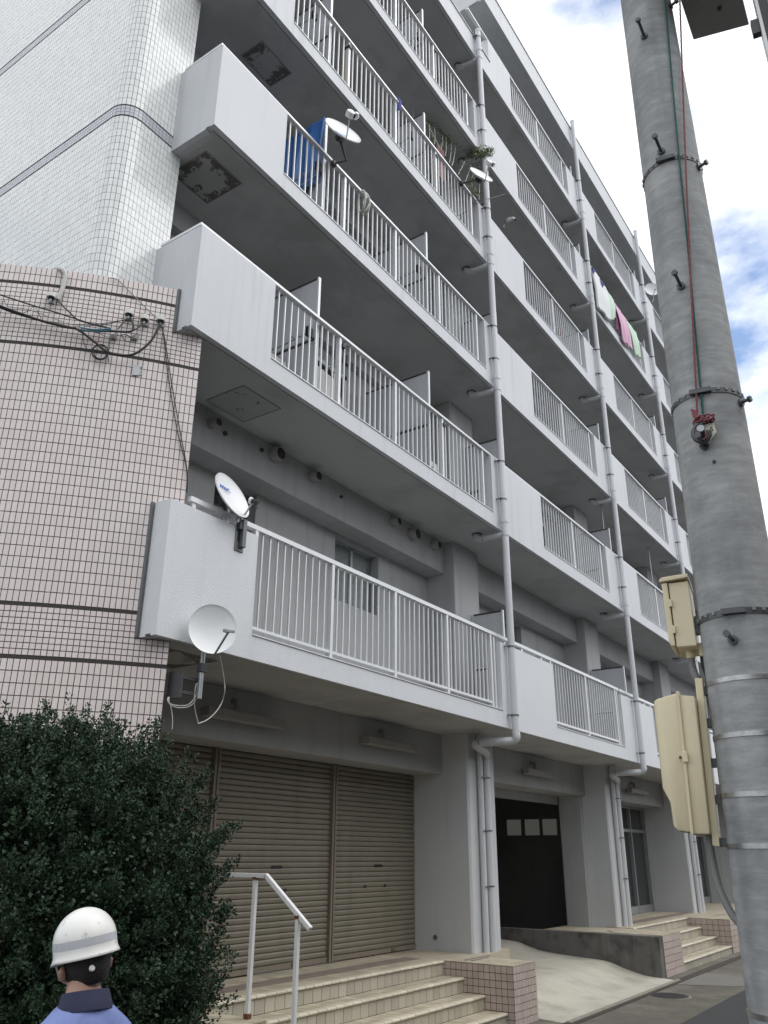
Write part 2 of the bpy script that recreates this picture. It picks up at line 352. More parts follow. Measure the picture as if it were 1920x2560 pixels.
# main walls, floor by floor
for k in range(2, 8):
    f = FZ(k); top = (FZ(k+1) if k < 7 else 20.2)-.17; x0 = .3 if k < 7 else 7.7
    bt = 6.02 if k == 2 else top-.35
    if k == 2:
        ops = [(1.87, 2.62, 5.05, 6.0), (4.33, 5.45, 5.0, 5.96), (9.2, 10.6, 5.0, 5.96), (14.9, 16.3, 5.0, 5.96)]
        cur = x0
        for (a, b, z0, z1) in ops:
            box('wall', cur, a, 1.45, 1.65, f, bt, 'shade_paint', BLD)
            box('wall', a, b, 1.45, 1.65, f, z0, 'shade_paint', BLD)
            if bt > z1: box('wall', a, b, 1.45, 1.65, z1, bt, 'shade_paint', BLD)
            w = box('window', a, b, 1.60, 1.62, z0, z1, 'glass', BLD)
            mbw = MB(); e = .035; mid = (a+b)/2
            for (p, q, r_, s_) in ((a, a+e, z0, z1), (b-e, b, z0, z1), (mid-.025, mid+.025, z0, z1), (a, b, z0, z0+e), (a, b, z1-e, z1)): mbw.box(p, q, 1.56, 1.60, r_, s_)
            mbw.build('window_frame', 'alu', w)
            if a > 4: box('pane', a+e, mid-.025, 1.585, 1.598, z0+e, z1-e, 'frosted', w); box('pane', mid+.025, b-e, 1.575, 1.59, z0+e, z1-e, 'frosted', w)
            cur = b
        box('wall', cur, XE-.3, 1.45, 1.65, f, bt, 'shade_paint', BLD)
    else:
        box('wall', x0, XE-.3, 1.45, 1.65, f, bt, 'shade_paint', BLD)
        for (a, b) in ((.75, 1.9), (2.35, 4.4), (5.1, 6.7), (8.1, 9.7), (10.2, 12.2), (14.1, 15.6), (16, 17.8), (19.5, 21.2)):
            if k == 7 and a < 8: continue
            w = box('window', a, b, 1.40, 1.449, f+.1, f+1.95, 'glass', BLD)
            mbw = MB(); mid = (a+b)/2
            for (p, q, r_, s_) in ((a, a+.05, f+.1, f+1.95), (b-.05, b, f+.1, f+1.95), (mid-.03, mid+.03, f+.1, f+1.95), (a, b, f+.1, f+.17), (a, b, f+1.88, f+1.95), (a, b, f+.9, f+.95)): mbw.box(p, q, 1.37, 1.40, r_, s_)
            mbw.build('window_frame', 'rail', w)
    # beams between the columns
    for (a, b) in ((.45, 6.92), (7.78, 12.80), (13.63, 18.25), (19.12, 23.9)):
        if k == 7 and a < 8: continue
        y0 = 1.1 if k == 2 else 1.3
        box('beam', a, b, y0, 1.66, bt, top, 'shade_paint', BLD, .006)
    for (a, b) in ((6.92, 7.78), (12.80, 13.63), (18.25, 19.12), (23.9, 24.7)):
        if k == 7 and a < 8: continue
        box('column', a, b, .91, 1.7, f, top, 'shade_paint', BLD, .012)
# building volume behind, roof, top storey
box('rear_volume', .2, XE-.3, 1.66, 11, 3.5, 17.6, 'shade_paint', BLD)
box('rear_volume', 7.7, XE-.3, 1.66, 11, 17.6, 20.1, 'shade_paint', BLD)
box('roof_slab', 7.5, XE+.1, .04, 11.3, 20.2, 20.84, 'paint', BLD)
MB().box(7.48, XE+.12, .0, .13, 20.12, 20.84).build('roof_fascia', 'paint', BLD)
MB().box(7.46, XE+.14, -.02, .16, 20.842, 20.87).build('coping', 'alu', BLD)
# ground floor columns, beams
for (a, b) in ((6.92, 7.80), (12.80, 13.66), (18.25, 19.14), (23.8, 24.7)):
    MB().prism([(a+.03, .77), (b-.03, .77), (b, .80), (b, 1.83), (a, 1.83), (a, .80)], 'Z', .28, 3.365).build('column', 'column_paint', BLD)
for (a, b) in ((.32, 6.92), (7.80, 12.80), (13.66, 18.25), (19.14, 23.8)):
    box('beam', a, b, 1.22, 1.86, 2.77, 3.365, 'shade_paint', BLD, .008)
# garage hall behind the ramp
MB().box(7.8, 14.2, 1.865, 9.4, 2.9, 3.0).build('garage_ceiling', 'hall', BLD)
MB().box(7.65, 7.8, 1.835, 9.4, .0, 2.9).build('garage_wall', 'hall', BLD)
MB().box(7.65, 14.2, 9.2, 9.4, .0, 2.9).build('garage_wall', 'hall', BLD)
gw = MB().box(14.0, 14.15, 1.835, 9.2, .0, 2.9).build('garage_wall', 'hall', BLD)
for (a, b) in ((3.31, 3.66), (2.85, 3.20), (2.42, 2.76)): box('lit_window', 13.985, 13.998, a, b, 2.03, 2.37, 'lit_pane', gw)
MB().box(12.65, 12.80, 1.3, 1.75, .1, 2.768).build('door_jamb', 'shade_paint', BLD)
MB().box(7.8, 12.8, 1.78, 1.85, 2.60, 2.768).build('lintel', 'shade_paint', BLD)
# shop fronts of the far bays
for (a, b) in ((13.66, 18.25), (19.14, 23.8)):
    w = box('shop_front', a, b, 1.84, 1.86, .33, 2.77, 'glass', BLD)
    n = 4
    for i in range(n+1):
        x = a+.03+(b-a-.06)*i/n; box('mullion', x-.03, x+.03, 1.76, 1.84, .33, 2.77, 'alu', w)
    for i in range(n):
        xa = a+.06+(b-a-.06)*i/n; xb = a+(b-a-.06)*(i+1)/n
        box('transom', xa, xb, 1.77, 1.84, 2.15, 2.22, 'alu', w); box('bottom_rail', xa, xb, 1.77, 1.84, .33, .48, 'alu', w); box('top_rail', xa, xb, 1.77, 1.84, 2.71, 2.77, 'alu', w)
# roller shutters
SL = MB()
pr_ = [(0, 0), (-.012, .004), (-.017, .02), (-.017, .043), (-.010, .058), (0, .062)]
def slat(name, a, b, z, parent):
    k = ('slat', round(b-a, 3))
    if k not in _bc:
        hw = (b-a)/2; me = bpy.data.meshes.new('slat'); n = len(pr_)
        me.from_pydata([(-hw, p, q) for p, q in pr_]+[(hw, p, q) for p, q in pr_], [], [(i, i+1, n+i+1, n+i) for i in range(n-1)]+[tuple(range(n)), tuple(range(n, 2*n))])
        me.materials.append(MATS['shutter']); _bc[k] = me
    return inst(name, _bc[k], ((a+b)/2, 1.76, z), parent)
for (a, b) in ((.45, 2.505), (2.595, 4.785), (4.875, 6.92)):
    s = box('roller_shutter', a, b, 1.761, 1.80, .33, 2.768, 'black', BLD)
    for i in range(36): slat('slat', a+.004, b-.004, .395+i*.0659, s)
    box('bottom_bar', a+.004, b-.004, 1.735, 1.760, .335, .39, 'guide', s)
    for q in (.36, .60):
        x = a+(b-a)*q; box('lock_slot', x-.025, x+.025, 1.7375, 1.7425, 1.168+.012, 1.168+.042, 'black', s)
    x = a+(b-a)*.52; box('lock_plate', x-.10, x+.10, 1.7375, 1.7425, 1.445, 1.475, 'black', s)
    x = a+(b-a)*.7; box('latch', x-.05, x+.05, 1.728, 1.7345, .345, .38, 'clamp', s)
for x in (2.55, 4.83):
    MB().box(x-.045, x-.012, 1.70, 1.80, .33, 2.765).box(x+.012, x+.045, 1.70, 1.80, .33, 2.765).box(x-.012, x+.012, 1.715, 1.80, .33, 2.765).build('shutter_guide', 'guide', BLD)
# hatches in the soffits
for (k, x0, x1, y0, y1, m) in ((3, 1.16, 1.81, .367, .98, 'hatch_clean'), (4, .22, .85, .36, .98, 'hatch'), (5, 1.015, 1.645, .41, .82, 'hatch'), (2, .4, 1.05, .3, .95, 'hatch')):
    z = FZ(k)-.17; h = box('soffit_hatch', x0+.015, x1-.015, y0+.015, y1-.015, z-.006, z-.0005, m, BLD)
    mb = MB(); 
    for (p, q, r_, s_) in ((x0, x1, y0, y0+.012), (x0, x1, y1-.012, y1), (x0, x0+.012, y0+.012, y1-.012), (x1-.012, x1, y0+.012, y1-.012)): mb.box(p, q, r_, s_, z-.009, z-.0005)
    mb.build('hatch_frame', 'concrete', h)
# vent hoods on the second storey beam
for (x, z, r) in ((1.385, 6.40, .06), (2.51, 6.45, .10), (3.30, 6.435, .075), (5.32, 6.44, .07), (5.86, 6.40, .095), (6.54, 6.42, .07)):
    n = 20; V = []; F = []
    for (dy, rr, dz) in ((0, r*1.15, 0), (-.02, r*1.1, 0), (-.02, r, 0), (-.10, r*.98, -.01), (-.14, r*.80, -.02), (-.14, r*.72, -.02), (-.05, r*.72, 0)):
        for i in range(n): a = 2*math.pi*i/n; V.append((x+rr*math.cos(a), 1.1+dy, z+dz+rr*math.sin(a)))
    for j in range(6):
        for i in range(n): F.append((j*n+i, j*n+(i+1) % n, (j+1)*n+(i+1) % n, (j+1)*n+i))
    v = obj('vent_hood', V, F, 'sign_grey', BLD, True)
    MB().prism([(x+r*.79*math.cos(2*math.pi*i/n), z-.02+r*.79*math.sin(2*math.pi*i/n)) for i in range(n)], 'Y', .958, .964).build('vent_mouth_shade', 'black', v)  # black disc stands for the shade inside the hood
for (x, z, r) in ((1.62, 6.37, .032), (2.28, 6.42, .028), (3.98, 6.38, .025), (6.1, 6.42, .02)):
    MB().prism([(x+r*math.cos(i*.7), z+r*math.sin(i*.7)) for i in range(9)], 'Y', 1.075, 1.102).build('vent_cap', 'dark_metal', BLD)
for (x) in (7.25, 13.15):
    pass
for u in (cr(900, 1700, 485, 1655, T), cr(900, 1700, 1437, 1515, T)):
    xx = 6.92 if u[0] < 1200 else 12.80; q = at(*u, 'X', xx)
    MB().prism([(q.y+.035*math.cos(i*.785), q.z+.035*math.sin(i*.785)) for i in range(8)], 'X', xx-.012, xx+.005).build('drain_cap', 'clamp', BLD)
# partition panels between flats
def partition(x, k, y0=.11, y1=1.36):
    f = FZ(k); top = f+1.87
    p = box('partition_panel', x-.012, x+.012, y0+.03, y1-.03, f+.95, top-.03, 'panel', BLD)
    box('lower_panel', x-.012, x+.012, y0+.03, y1-.03, f+.12, f+.90, 'panel', p)
    box('frame_post', x-.022, x+.022, y0, y0+.029, f+.005, top, 'rail', p); box('frame_post', x-.022, x+.022, y1-.029, y1, f+.005, top, 'rail', p)
    for z in (f+.09, f+.902, top-.029): box('frame_bar', x-.018, x+.018, y0+.03, y1-.03, z, z+.028, 'dark_metal', p)
for k in (3, 4, 5, 6): partition(2.13, k); partition(4.87, k); partition(7.5, k, .15, .90)
for k in (2, 3, 4, 5, 6, 7): partition(12.93, k, .15, .90); partition(18.36, k, .15, .9)
partition(7.5, 2, .32, .9)
# drain pipes
def tubeobj(name, pts, r, m, parent, n=14, smooth=True): return MB().tube(pts, r, n).build(name, m, parent, smooth)
for (x, zt_, tops) in ((6.885, 18.28, 7), (12.77, 21.0, 7), (18.2, 21.0, 7), (23.4, 20.5, 7)):
    y = -.085; r = .057
    d = tubeobj('drain_pipe', [(x, y, 3.27), (x, y, zt_)], r, 'pipe', BLD, 18)
    tubeobj('pipe_cap', [(x, y, zt_), (x, y, zt_+.05), (x, y, zt_+.075)], [r*1.12, r*1.12, r*.7], 'pipe', d)
    for k in range(2, 8):
        f = FZ(k); u = f-.17
        if k > 2:
            for (a, b) in ((u-.13, u-.03), (u+.10, u+.19)): tubeobj('pipe_socket', [(x, y, a), (x, y, b)], r*1.14, 'pipe', d, 18)
            tubeobj('branch_arm', spline([(x, y+.03, u-.10), (x, .12, u-.10), (x-.03, .30, u-.10)], 5), r*.86, 'pipe', d)
            tubeobj('branch_elbow', spline([(x-.03, .30, u-.105), (x-.035, .40, u-.085), (x-.035, .42, u-.04), (x-.035, .42, u-.001)], 4), r*1.02, 'pipe', d)
            tubeobj('pipe_collar', [(x-.035, .42, u-.02), (x-.035, .42, u-.002)], r*1.5, 'clamp', d)
        for z in ((f+.35, f+1.05) if k > 2 else (f+.02, f+1.07)):
            if z > zt_-.1: continue
            tubeobj('pipe_clamp', [(x, y, z-.012), (x, y, z+.012)], r*1.10, 'clamp', d, 18); box('clamp_arm', x-.10, x-.09+.02, -.1, .0, z-.006, z+.006, 'clamp', d)
    if x > 24: continue
    u = 3.365; xl = x+.60 if x < 10 else (x+.75)
    tubeobj('lower_elbow', spline([(x, y, 3.30), (x, y, 3.23), (x-.0, y+.06, 3.19), (x-.1, .2, 3.18), (x-.16, .44, 3.18)], 5), r*1.08, 'pipe', d, 16)
    cx = {6.885: 7.36, 12.77: 13.25}.get(x, x+.5)
    tubeobj('offset_run', spline([(x-.18, .44, 3.18), (x-.12, .55, 3.15), (cx-.12, .62, 3.09), (cx, .68, 3.02), (cx, .69, 2.92)], 5), r*1.02, 'pipe', d, 16)
    tubeobj('down_pipe', [(cx, .69, 2.95), (cx, .69, .30)], r, 'pipe', d, 16)
    tubeobj('side_pipe', [(cx-.145, .72, 3.36), (cx-.145, .72, .30)], r*.8, 'pipe', d, 14)
    for z in (2.72, 1.95, 1.18): tubeobj('pipe_clamp', [(cx, .69, z-.01), (cx, .69, z+.01)], r*1.1, 'clamp', d, 16); box('clamp_arm', cx-.19, cx, .655, .672, z-.006, z+.006, 'clamp', d)
# tiled rounded end of the block
def tiles(path, rows, th, pw, tw, m, core, parent, keep, wrapname):
    pass
def path_white(s):   # s = 0 at the right edge, running left round the corner and back
    if s < .58: return (.15-s, .72), (0, -1)
    s -= .58; r = .25; q = r*math.pi/2
    if s < q:
        a = s/r; return (-.43-r*math.sin(a), .97-r*math.cos(a)), (-math.sin(a), -math.cos(a))
    s -= q; return (-.68, .97+s), (-1, 0)
PR, PCX, PCY = 7.0, 4.0, 5.98
PA0 = math.atan2(.14-PCY, .27-PCX)
def path_pink(s):    # s = 0 at the right edge, running left
    a = PA0 - s/PR; return (PCX+PR*math.cos(a), PCY+PR*math.sin(a)), (math.cos(a), math.sin(a))
def tile_wall(core, path, length, rows, pitch, tw, depth, nmax):
    """rows: (z0, height, material).  Largest nmax in the photograph become objects, the rest one joined part per material."""
    ncol = int(length/pitch); items = []
    for ci in range(ncol):
        (x, y), (nx, ny) = path(ci*pitch+pitch/2)
        for (z0, h, m) in rows:
            P = np.array([x, y, z0+h/2]); d = P-CP; dist = np.linalg.norm(d); u, v = px(P)
            facing = -(d[0]*nx+d[1]*ny)/dist
            vis = facing > 0 and 0 < u < 1920 and 0 < v < 1720
            items.append((-(facing*h/dist**2) if vis else 1, ci, z0, h, m, x, y, nx, ny))
    items.sort(key=lambda t: t[0])
    joined = {}
    for i, (sc_, ci, z0, h, m, x, y, nx, ny) in enumerate(items):
        gp_ = .0055 if tw > .045 else .0085; hh = h-gp_; jit = rnd.uniform(-.0006, .0006)
        if i < nmax:
            inst('tile', boxmesh(tw, depth*2, round(hh, 4), m), (x+nx*jit, y+ny*jit, z0+h/2), core, (0, 0, math.atan2(nx, -ny)))
        else:
            V, F = joined.setdefault(m, ([], []))
            tx, ty = -ny, nx; n = len(V); w = tw/2; d = depth+jit; za, zb = z0+gp_/2, z0+h-gp_/2
            for (sx, dd, z) in ((-w, 0, za), (w, 0, za), (w, 0, zb), (-w, 0, zb), (-w, d, za), (w, d, za), (w, d, zb), (-w, d, zb)):
                V.append((x+tx*sx+nx*dd, y+ty*sx+ny*dd, z))
            F += [(n+4, n+5, n+6, n+7), (n, n+1, n+5, n+4), (n+1, n+2, n+6, n+5), (n+2, n+3, n+7, n+6), (n+3, n, n+4, n+7)]
    for m, (V, F) in joined.items():
        o = obj('tile_field', V, F, m, core); o['kind'] = 'stuff'
def core_wall(name, path, length, z0, z1, th, m, parent, n=120):
    V = []; F = []
    for i in range(n+1):
        (x, y), (nx, ny) = path(length*i/n)
        for (dd, z) in ((0, z0), (0, z1), (-th, z1), (-th, z0)): V.append((x+nx*dd, y+ny*dd, z))
    for i in range(n):
        a, b = i*4, i*4+4
        for j in range(4): F.append((a+j, a+(j+1) % 4, b+(j+1) % 4, b+j))
    F += [(0, 1, 2, 3), (n*4+3, n*4+2, n*4+1, n*4)]
    return obj(name, V, F, m, parent)
wl = 6.97
wcore = core_wall('tiled_end_wall', path_white, wl, 3.4, 18.14, .2, 'white_joint', BLD, 140)
rows = []; z = 9.384-2.75*3+.174+.013
bands = [9.384+2.75*i for i in range(-2, 4)]
zz = 6.634+.185
for i in range(-1, 4):
    zb0 = 9.384+2.75*i           # underside of a band
    for j in range(3): rows.append((zb0+.016+j*.048, .048, 'violet_tile'))
    za = zb0+.176; nrow = 25; ph = (2.75-.176)/nrow
    for j in range(nrow):
        if za+(j+1)*ph < 18.12: rows.append((za+j*ph, ph, 'white_tile'))
tile_wall(wcore, path_white, wl, rows, .05, .0452, .006, 300)
for i in range(-1, 4):
    zb0 = 9.384+2.75*i
    for zq in (zb0, zb0+.162):
        V = []; F = []; n = 130
        for s in range(n+1):
            (x, y), (nx, ny) = path_white(wl*s/n)
            for (dd, z_) in ((.001, zq-.004), (.009, zq-.004), (.009, zq+.014), (.001, zq+.014)): V.append((x+nx*dd, y+ny*dd, z_))
        for s in range(n):
            for j in range(3): F.append((s*4+j, s*4+j+1, s*4+4+j+1, s*4+4+j))
        obj('dark_joint_strip', V, F, 'dark_joint', wcore)
box('end_wall_return', .02, .149, .93, 1.5, 3.5, 18.1, 'shade_paint', BLD)

# ================================================================== PINK TILED WING
WING = thing('tiled_wing', (0, 1, GZ), 'low curved wing clad in small pink tiles against the apartment block', 'building')
pl = 4.2; ZT = 7.10
pcore = core_wall('curved_wall', path_pink, pl, GZ, ZT, .3, 'pink_joint', WING, 70)
rows = []
def run(z0, z1, n, m='pink_tile'):
    h = (z1-z0)/n
    for j in range(n): rows.append((z0+j*h, h, m))
DJ = .03
run(6.876+DJ, ZT, 2); run(6.172+DJ, 6.876, 13); run(3.573+DJ, 6.172, 25); run(3.115+DJ, 3.573, 8); run(GZ, 3.115, 34)
tile_wall(pcore, path_pink, pl, rows, .05, .0425, .007, 300)
for zq in (6.876, 6.172, 3.573, 3.115):
    V = []; F = []; n = 60
    for s in range(n+1):
        (x, y), (nx, ny) = path_pink(pl*s/n)
        for (dd, z_) in ((.001, zq), (.004, zq), (.004, zq+DJ), (.001, zq+DJ)): V.append((x+nx*dd, y+ny*dd, z_))
    for s in range(n):
        for j in range(3): F.append((s*4+j, s*4+j+1, s*4+4+j+1, s*4+4+j))
    obj('recessed_joint', V, F, 'dark_joint', pcore)
for (z0, z1) in ((6.56, 7.10), (3.36, 4.66)): MB().box(-.03, .0, .215, .275, z0, z1).build('sealant_joint', 'clamp', WING)
def pinkhit(u, v, off=.06):
    d = ray(u, v); ox, oy = CP[0]-PCX, CP[1]-PCY; a = d[0]**2+d[1]**2; b = 2*(ox*d[0]+oy*d[1]); c_ = ox*ox+oy*oy-(PR+off)**2
    t = (-b-math.sqrt(b*b-4*a*c_))/(2*a); return Vector(CP+t*d)

# ================================================================== STEPS AND PLATFORMS
NZ = [.32, .145, -.03, -.20]
def stairs(root, x0, x1, ynose, pitch=.15):
    """platform edge at ynose, four nosings stepping down towards the street"""
    n = max(1, round((x1-x0)/pitch)); p = (x1-x0)/n
    core = MB().prism([(ynose+.012, .30), (ynose+.012, NZ[1]-.01), (ynose-.29, NZ[1]-.01), (ynose-.29, NZ[2]-.01), (ynose-.59, NZ[2]-.01), (ynose-.59, NZ[3]-.01), (ynose-.89, NZ[3]-.01), (ynose-.89, GZ), (1.0, GZ), (1.0, .30)], 'X', x0, x1).build('step_core', 'step_joint', root)
    for i in range(n):
        xa, xb = x0+i*p+.004, x0+(i+1)*p-.004
        for j in range(4):
            y = ynose-j*.30; z = NZ[j]; zl = NZ[j+1] if j < 3 else GZ
            key = ('nose', round(xb-xa, 4))
            if key not in _bc:
                w = (xb-xa)/2; prf = [(0, 0), (-.012, -.003), (-.02, -.012), (-.02, -.026), (-.004, -.03), (.06, -.03), (.06, 0)]
                me = bpy.data.meshes.new('nosing'); k = len(prf); me.from_pydata([(-w, a, b) for a, b in prf]+[(w, a, b) for a, b in prf], [], [(q, (q+1) % k, k+(q+1) % k, k+q) for q in range(k)]+[tuple(range(k))[::-1], tuple(range(k, 2*k))])
                me.materials.append(MATS['nosing_tile']); _bc[key] = me
            inst('nosing_tile', _bc[key], ((xa+xb)/2, y, z+rnd.uniform(-.0008, .0008)), core)
            box('riser_tile', xa, xb, y+.002, y+.0125, zl+.003, z-.033, 'riser_tile', core)
            if j:
                box('tread_tile', xa, xb, y+.063, y+.150, z-.012, z-.001+rnd.uniform(-.0008, .0006), 'step_tile', core); box('tread_tile', xa, xb, y+.156, y+.30, z-.012, z-.001+rnd.uniform(-.0008, .0006), 'step_tile', core)
    return core
def platform(root, x0, x1, ynose, skip=()):
    n = round((x1-x0)/.15); p = (x1-x0)/n
    core = box('platform_core', x0, x1, ynose+.06 if True else 0, 1.83, GZ, .307, 'step_joint', root)
    ys = [(ynose+.063, ynose+.205, 'step_tile'), (ynose+.211, ynose+.33, 'step_tile'), (ynose+.336, ynose+.47, 'band_tile'), (ynose+.476, ynose+.61, 'band_tile'), (ynose+.616, ynose+.75, 'step_tile'), (ynose+.756, ynose+.89, 'step_tile'), (ynose+.896, 1.73, 'step_tile')]
    for i in range(n):
        for (a, b, m) in ys: box('platform_tile', x0+i*p+.003, x0+(i+1)*p-.003, a, b, .307, .3195+rnd.uniform(-.0008, .0005), m, core)
def tiled_block(root, x0, x1, y0, y1, z1, pw, ph, m='brick_tile', faces='LF', top='step_tile'):
    c_ = box('block_core', x0+.008, x1-.008, y0+.008, y1, GZ, z1-.012, 'step_joint', root)
    nz = max(1, round((z1-.012-GZ)/ph)); h = (z1-.012-GZ)/nz
    def rowf(a, b, mk):
        n = max(1, round((b-a)/pw)); w = (b-a)/n
        for i in range(n):
            for j in range(nz): mk(a+i*w+.004, a+(i+1)*w-.004, GZ+j*h+.004, GZ+(j+1)*h-.004)
    if 'F' in faces: rowf(x0, x1, lambda a, b, c, d: box('block_tile', a, b, y0, y0+.0085, c, d, m, c_))
    if 'L' in faces: rowf(y0+.01, y1, lambda a, b, c, d: box('block_tile', x0, x0+.0085, a, b, c, d, m, c_))
    if 'R' in faces: rowf(y0+.01, y1, lambda a, b, c, d: box('block_tile', x1-.0085, x1, a, b, c, d, m, c_))
    nx = max(1, round((x1-x0)/.15)); ny = max(1, round((y1-y0)/.15)); wx = (x1-x0)/nx; wy = (y1-y0)/ny
    for i in range(nx):
        for j in range(ny): box('cap_tile', x0+i*wx+.003, x0+(i+1)*wx-.003, y0+j*wy+.003, y0+(j+1)*wy-.003, z1-.012, z1, top, c_)
    return c_
YN = .72
S1 = thing('entrance_steps', (3.8, .3, GZ), 'wide beige tiled steps and landing in front of the roller shutters', 'steps')
stairs(S1, 1.43, 5.985, YN); platform(S1, 1.43, 5.985, YN)
tiled_block(S1, 5.985, 6.655, -.30, .775, .32, .085, .083)
MB().box(5.985, 7.9, .78, 1.83, GZ, .318).build('landing_slab', 'step_tile', S1)
MB().prism([(6.66, .5), (7.9, .70), (7.9, .778), (6.66, .778)], 'Z', GZ, .317).build('landing_edge', 'step_tile', S1)
for y in (.36, .46): MB().box(6.15, 6.85 if y > .4 else 6.6, y, y+.035, .321, .327).build('drain_grate', 'band_tile', S1)
tiled_block(S1, .35, 1.42, -.26, .775, .32, .085, .083, faces='FR')
MB().box(.35, 1.42, .78, 1.83, GZ, .318).build('landing_slab', 'step_tile', S1)
S2 = thing('entrance_steps', (14.6, .3, GZ), 'narrow beige tiled steps between brick tiled blocks beyond the ramp', 'steps')
stairs(S2, 12.76, 16.43, YN-.25, .15); platform(S2, 13.66, 18.2, YN-.25)
MB().box(12.76, 13.66, .54, 1.0, GZ, .317).build('landing_slab', 'step_tile', S2)
tiled_block(S2, 11.67, 12.75, -.44, .525, .305, .6, .105, faces='FR')
tiled_block(S2, 16.44, 17.5, -.46, .525, .315, .12, .105, faces='LF')
MB().box(11.675, 13.65, .53, 1.83, GZ, .30).build('landing_slab', 'step_tile', S2)
MB().box(17.51, 24.5, .2, 1.83, GZ, .31).build('landing_slab', 'step_tile', S2)
MB().box(11.47, 11.668, -.43, 2.7, GZ, .296).build('side_wall', 'stained', S2)
mb = MB()
for i in range(12): mb.box(11.9+i*.06, 11.945+i*.06, .56, .66, .301, .318)
mb.build('planter_edge', 'brick_tile', S2)

# ================================================================== UNSEEN HOUSES ADDED TO SHADE THE STREET FRONT
def blocker(x0, x1, h, label, wm, rm):
    t = thing('blocker', ((x0+x1)/2, -13, GZ), label, 'blocker'); MB().box(x0, x1, -17.5, -10.2, GZ, h).build('wall', wm, t)
    MB().prism([(-10.2+.5, h-.05), (-13.85, h+1.7), (-17.5-.5, h-.05)], 'X', x0-.3, x1+.3).build('roof', rm, t)
    for z in (.6, 3.3):
        for i in range(int((x1-x0)/2.4)):
            x = x0+1.2+i*2.4; w = MB().box(x-.6, x+.6, -10.2, -10.17, z, z+1.1).build('window', 'glass', t)
            MB().box(x-.66, x-.6, -10.2, -10.14, z-.05, z+1.15).box(x+.6, x+.66, -10.2, -10.14, z-.05, z+1.15).box(x-.6, x+.6, -10.2, -10.14, z+1.1, z+1.15).box(x-.6, x+.6, -10.2, -10.13, z-.05, z).build('window_frame', 'alu', w)
blocker(-14, -2.5, 6.2, 'unseen beige two storey house across the street from the evergreen shrub', 'blocker_wall', 'blocker_roof'); blocker(-1.2, 10.5, 6.6, 'unseen grey two storey house opposite the roller shutters across the street', 'blocker_grey', 'blocker_roof'); blocker(11.5, 24, 6.3, 'unseen brown two storey house opposite the shop doors across the street', 'blocker_brown', 'blocker_roof')

# ================================================================== HANDRAIL
t = thing('handrail', (1.36, -.3, GZ), 'white square steel handrail with rusty joints beside the beige steps', 'handrail')
hx = 1.36
mb = MB(); 
def bar(mb, a, b, w): a, b = Vector(a), Vector(b); d = (b-a); c = (a+b)/2; ln = d.length/2; d.normalize(); x = Vector((1, 0, 0)); y = d.cross(x).normalized(); return mb.obox(c, x*w, y*w, d*ln)
bend = at(*cr(420, 2150, 1070, 172, 380/1659), 'X', hx); end = at(*cr(420, 2150, 1555, 755, 380/1659), 'X', hx); left = Vector((hx, 1.40, bend.z))
bar(mb, left, bend+Vector((0, -.012, 0)), .019); bar(mb, bend+Vector((0, .0, .004)), end, .019)
mb.build('top_rail', 'rail_white', t, bev=.003)
p1 = Vector((hx, -.09, .32)); MB().box(hx-.017, hx+.017, -.107, -.073, .322, bend.z-.02).build('post', 'rail_white', t)
y2 = -.60; q = (y2-bend.y)/(end.y-bend.y); zz2 = bend.z+(end.z-bend.z)*q
MB().box(hx-.017, hx+.017, y2-.017, y2+.017, GZ, zz2-.02).build('post', 'rail_white', t)
MB().box(hx-.017, hx+.017, 1.30, 1.334, .322, bend.z-.02).build('post', 'rail_white', t)
MB().box(hx-.0225, hx+.0225, -.112, -.068, bend.z-.034, bend.z-.012).build('rusty_joint', 'rust', t)
MB().box(hx-.0225, hx+.0225, y2-.023, y2+.023, zz2-.034, zz2-.008).build('rusty_joint', 'rust', t)
MB().box(hx-.023, hx+.023, -.113, -.067, .3205, .36).build('rusty_foot', 'rust', t)
MB().box(hx-.0195, hx+.0195, .50, .72, bend.z-.0195, bend.z-.012).build('rusty_underside', 'rust', t)


# ================================================================== UTILITY POLE
PAZ = R(10.3); PF = Vector((math.cos(PAZ), math.sin(PAZ), 0)); PRt = Vector((math.sin(PAZ), -math.cos(PAZ), 0)); PP0 = Vector((-.762, -4.874, 0))
def pr_(z): return .17-(z-3.2)/150
def pc(z): return .004+(z-3.2)*.0105
def pp(s, z, off=0.0): return PP0+PRt*s+PF*off+Vector((0, 0, z))
def ppx(u, v, off=0.0):
    d = ray(u, v); t = ((PP0-Vector(CP)).dot(PF)+off)/Vector(d).dot(PF); q = Vector(CP+t*d); return (q-PP0).dot(PRt), q.z
POLE = thing('utility_pole', pp(pc(GZ), GZ), 'tall grey concrete utility pole with step bolts and steel bands', 'utility pole')
zs = [GZ+i*(10.6-GZ)/24 for i in range(25)]
MB().tube([pp(pc(z), z) for z in zs], [pr_(z) for z in zs], 56).build('shaft', 'pole', POLE, True)
def ring(name, z, h, m, n=56, ex=.004, par=POLE): 
    return MB().tube([pp(pc(z), z-h/2), pp(pc(z), z+h/2)], pr_(z)+ex, n).build(name, m, par, True)
for z in (5.19, 3.70, 2.60):
    b = ring('band', z, .028, 'steel')
    for i in range(26):
        a = 2*math.pi*i/26; c_ = pp(pc(z), z+.006)+(PRt*math.cos(a)+PF*math.sin(a))*(pr_(z)+.0055); tv = -PRt*math.sin(a)+PF*math.cos(a)
        MB().obox(c_, tv*.007, (PRt*math.cos(a)+PF*math.sin(a))*.003, Vector((0, 0, .007))).build('band_slot', 'grey_plastic', b)
    c_ = pp(pc(z)-.02, z, -pr_(z)-.012); MB().obox(c_, PRt*.05, PF*.010, Vector((0, 0, .012))).build('band_buckle', 'steel', b)
for z in (2.315, 2.085, 1.85, 1.655, 1.06): ring('strap', z, .02, 'silver', ex=.003)
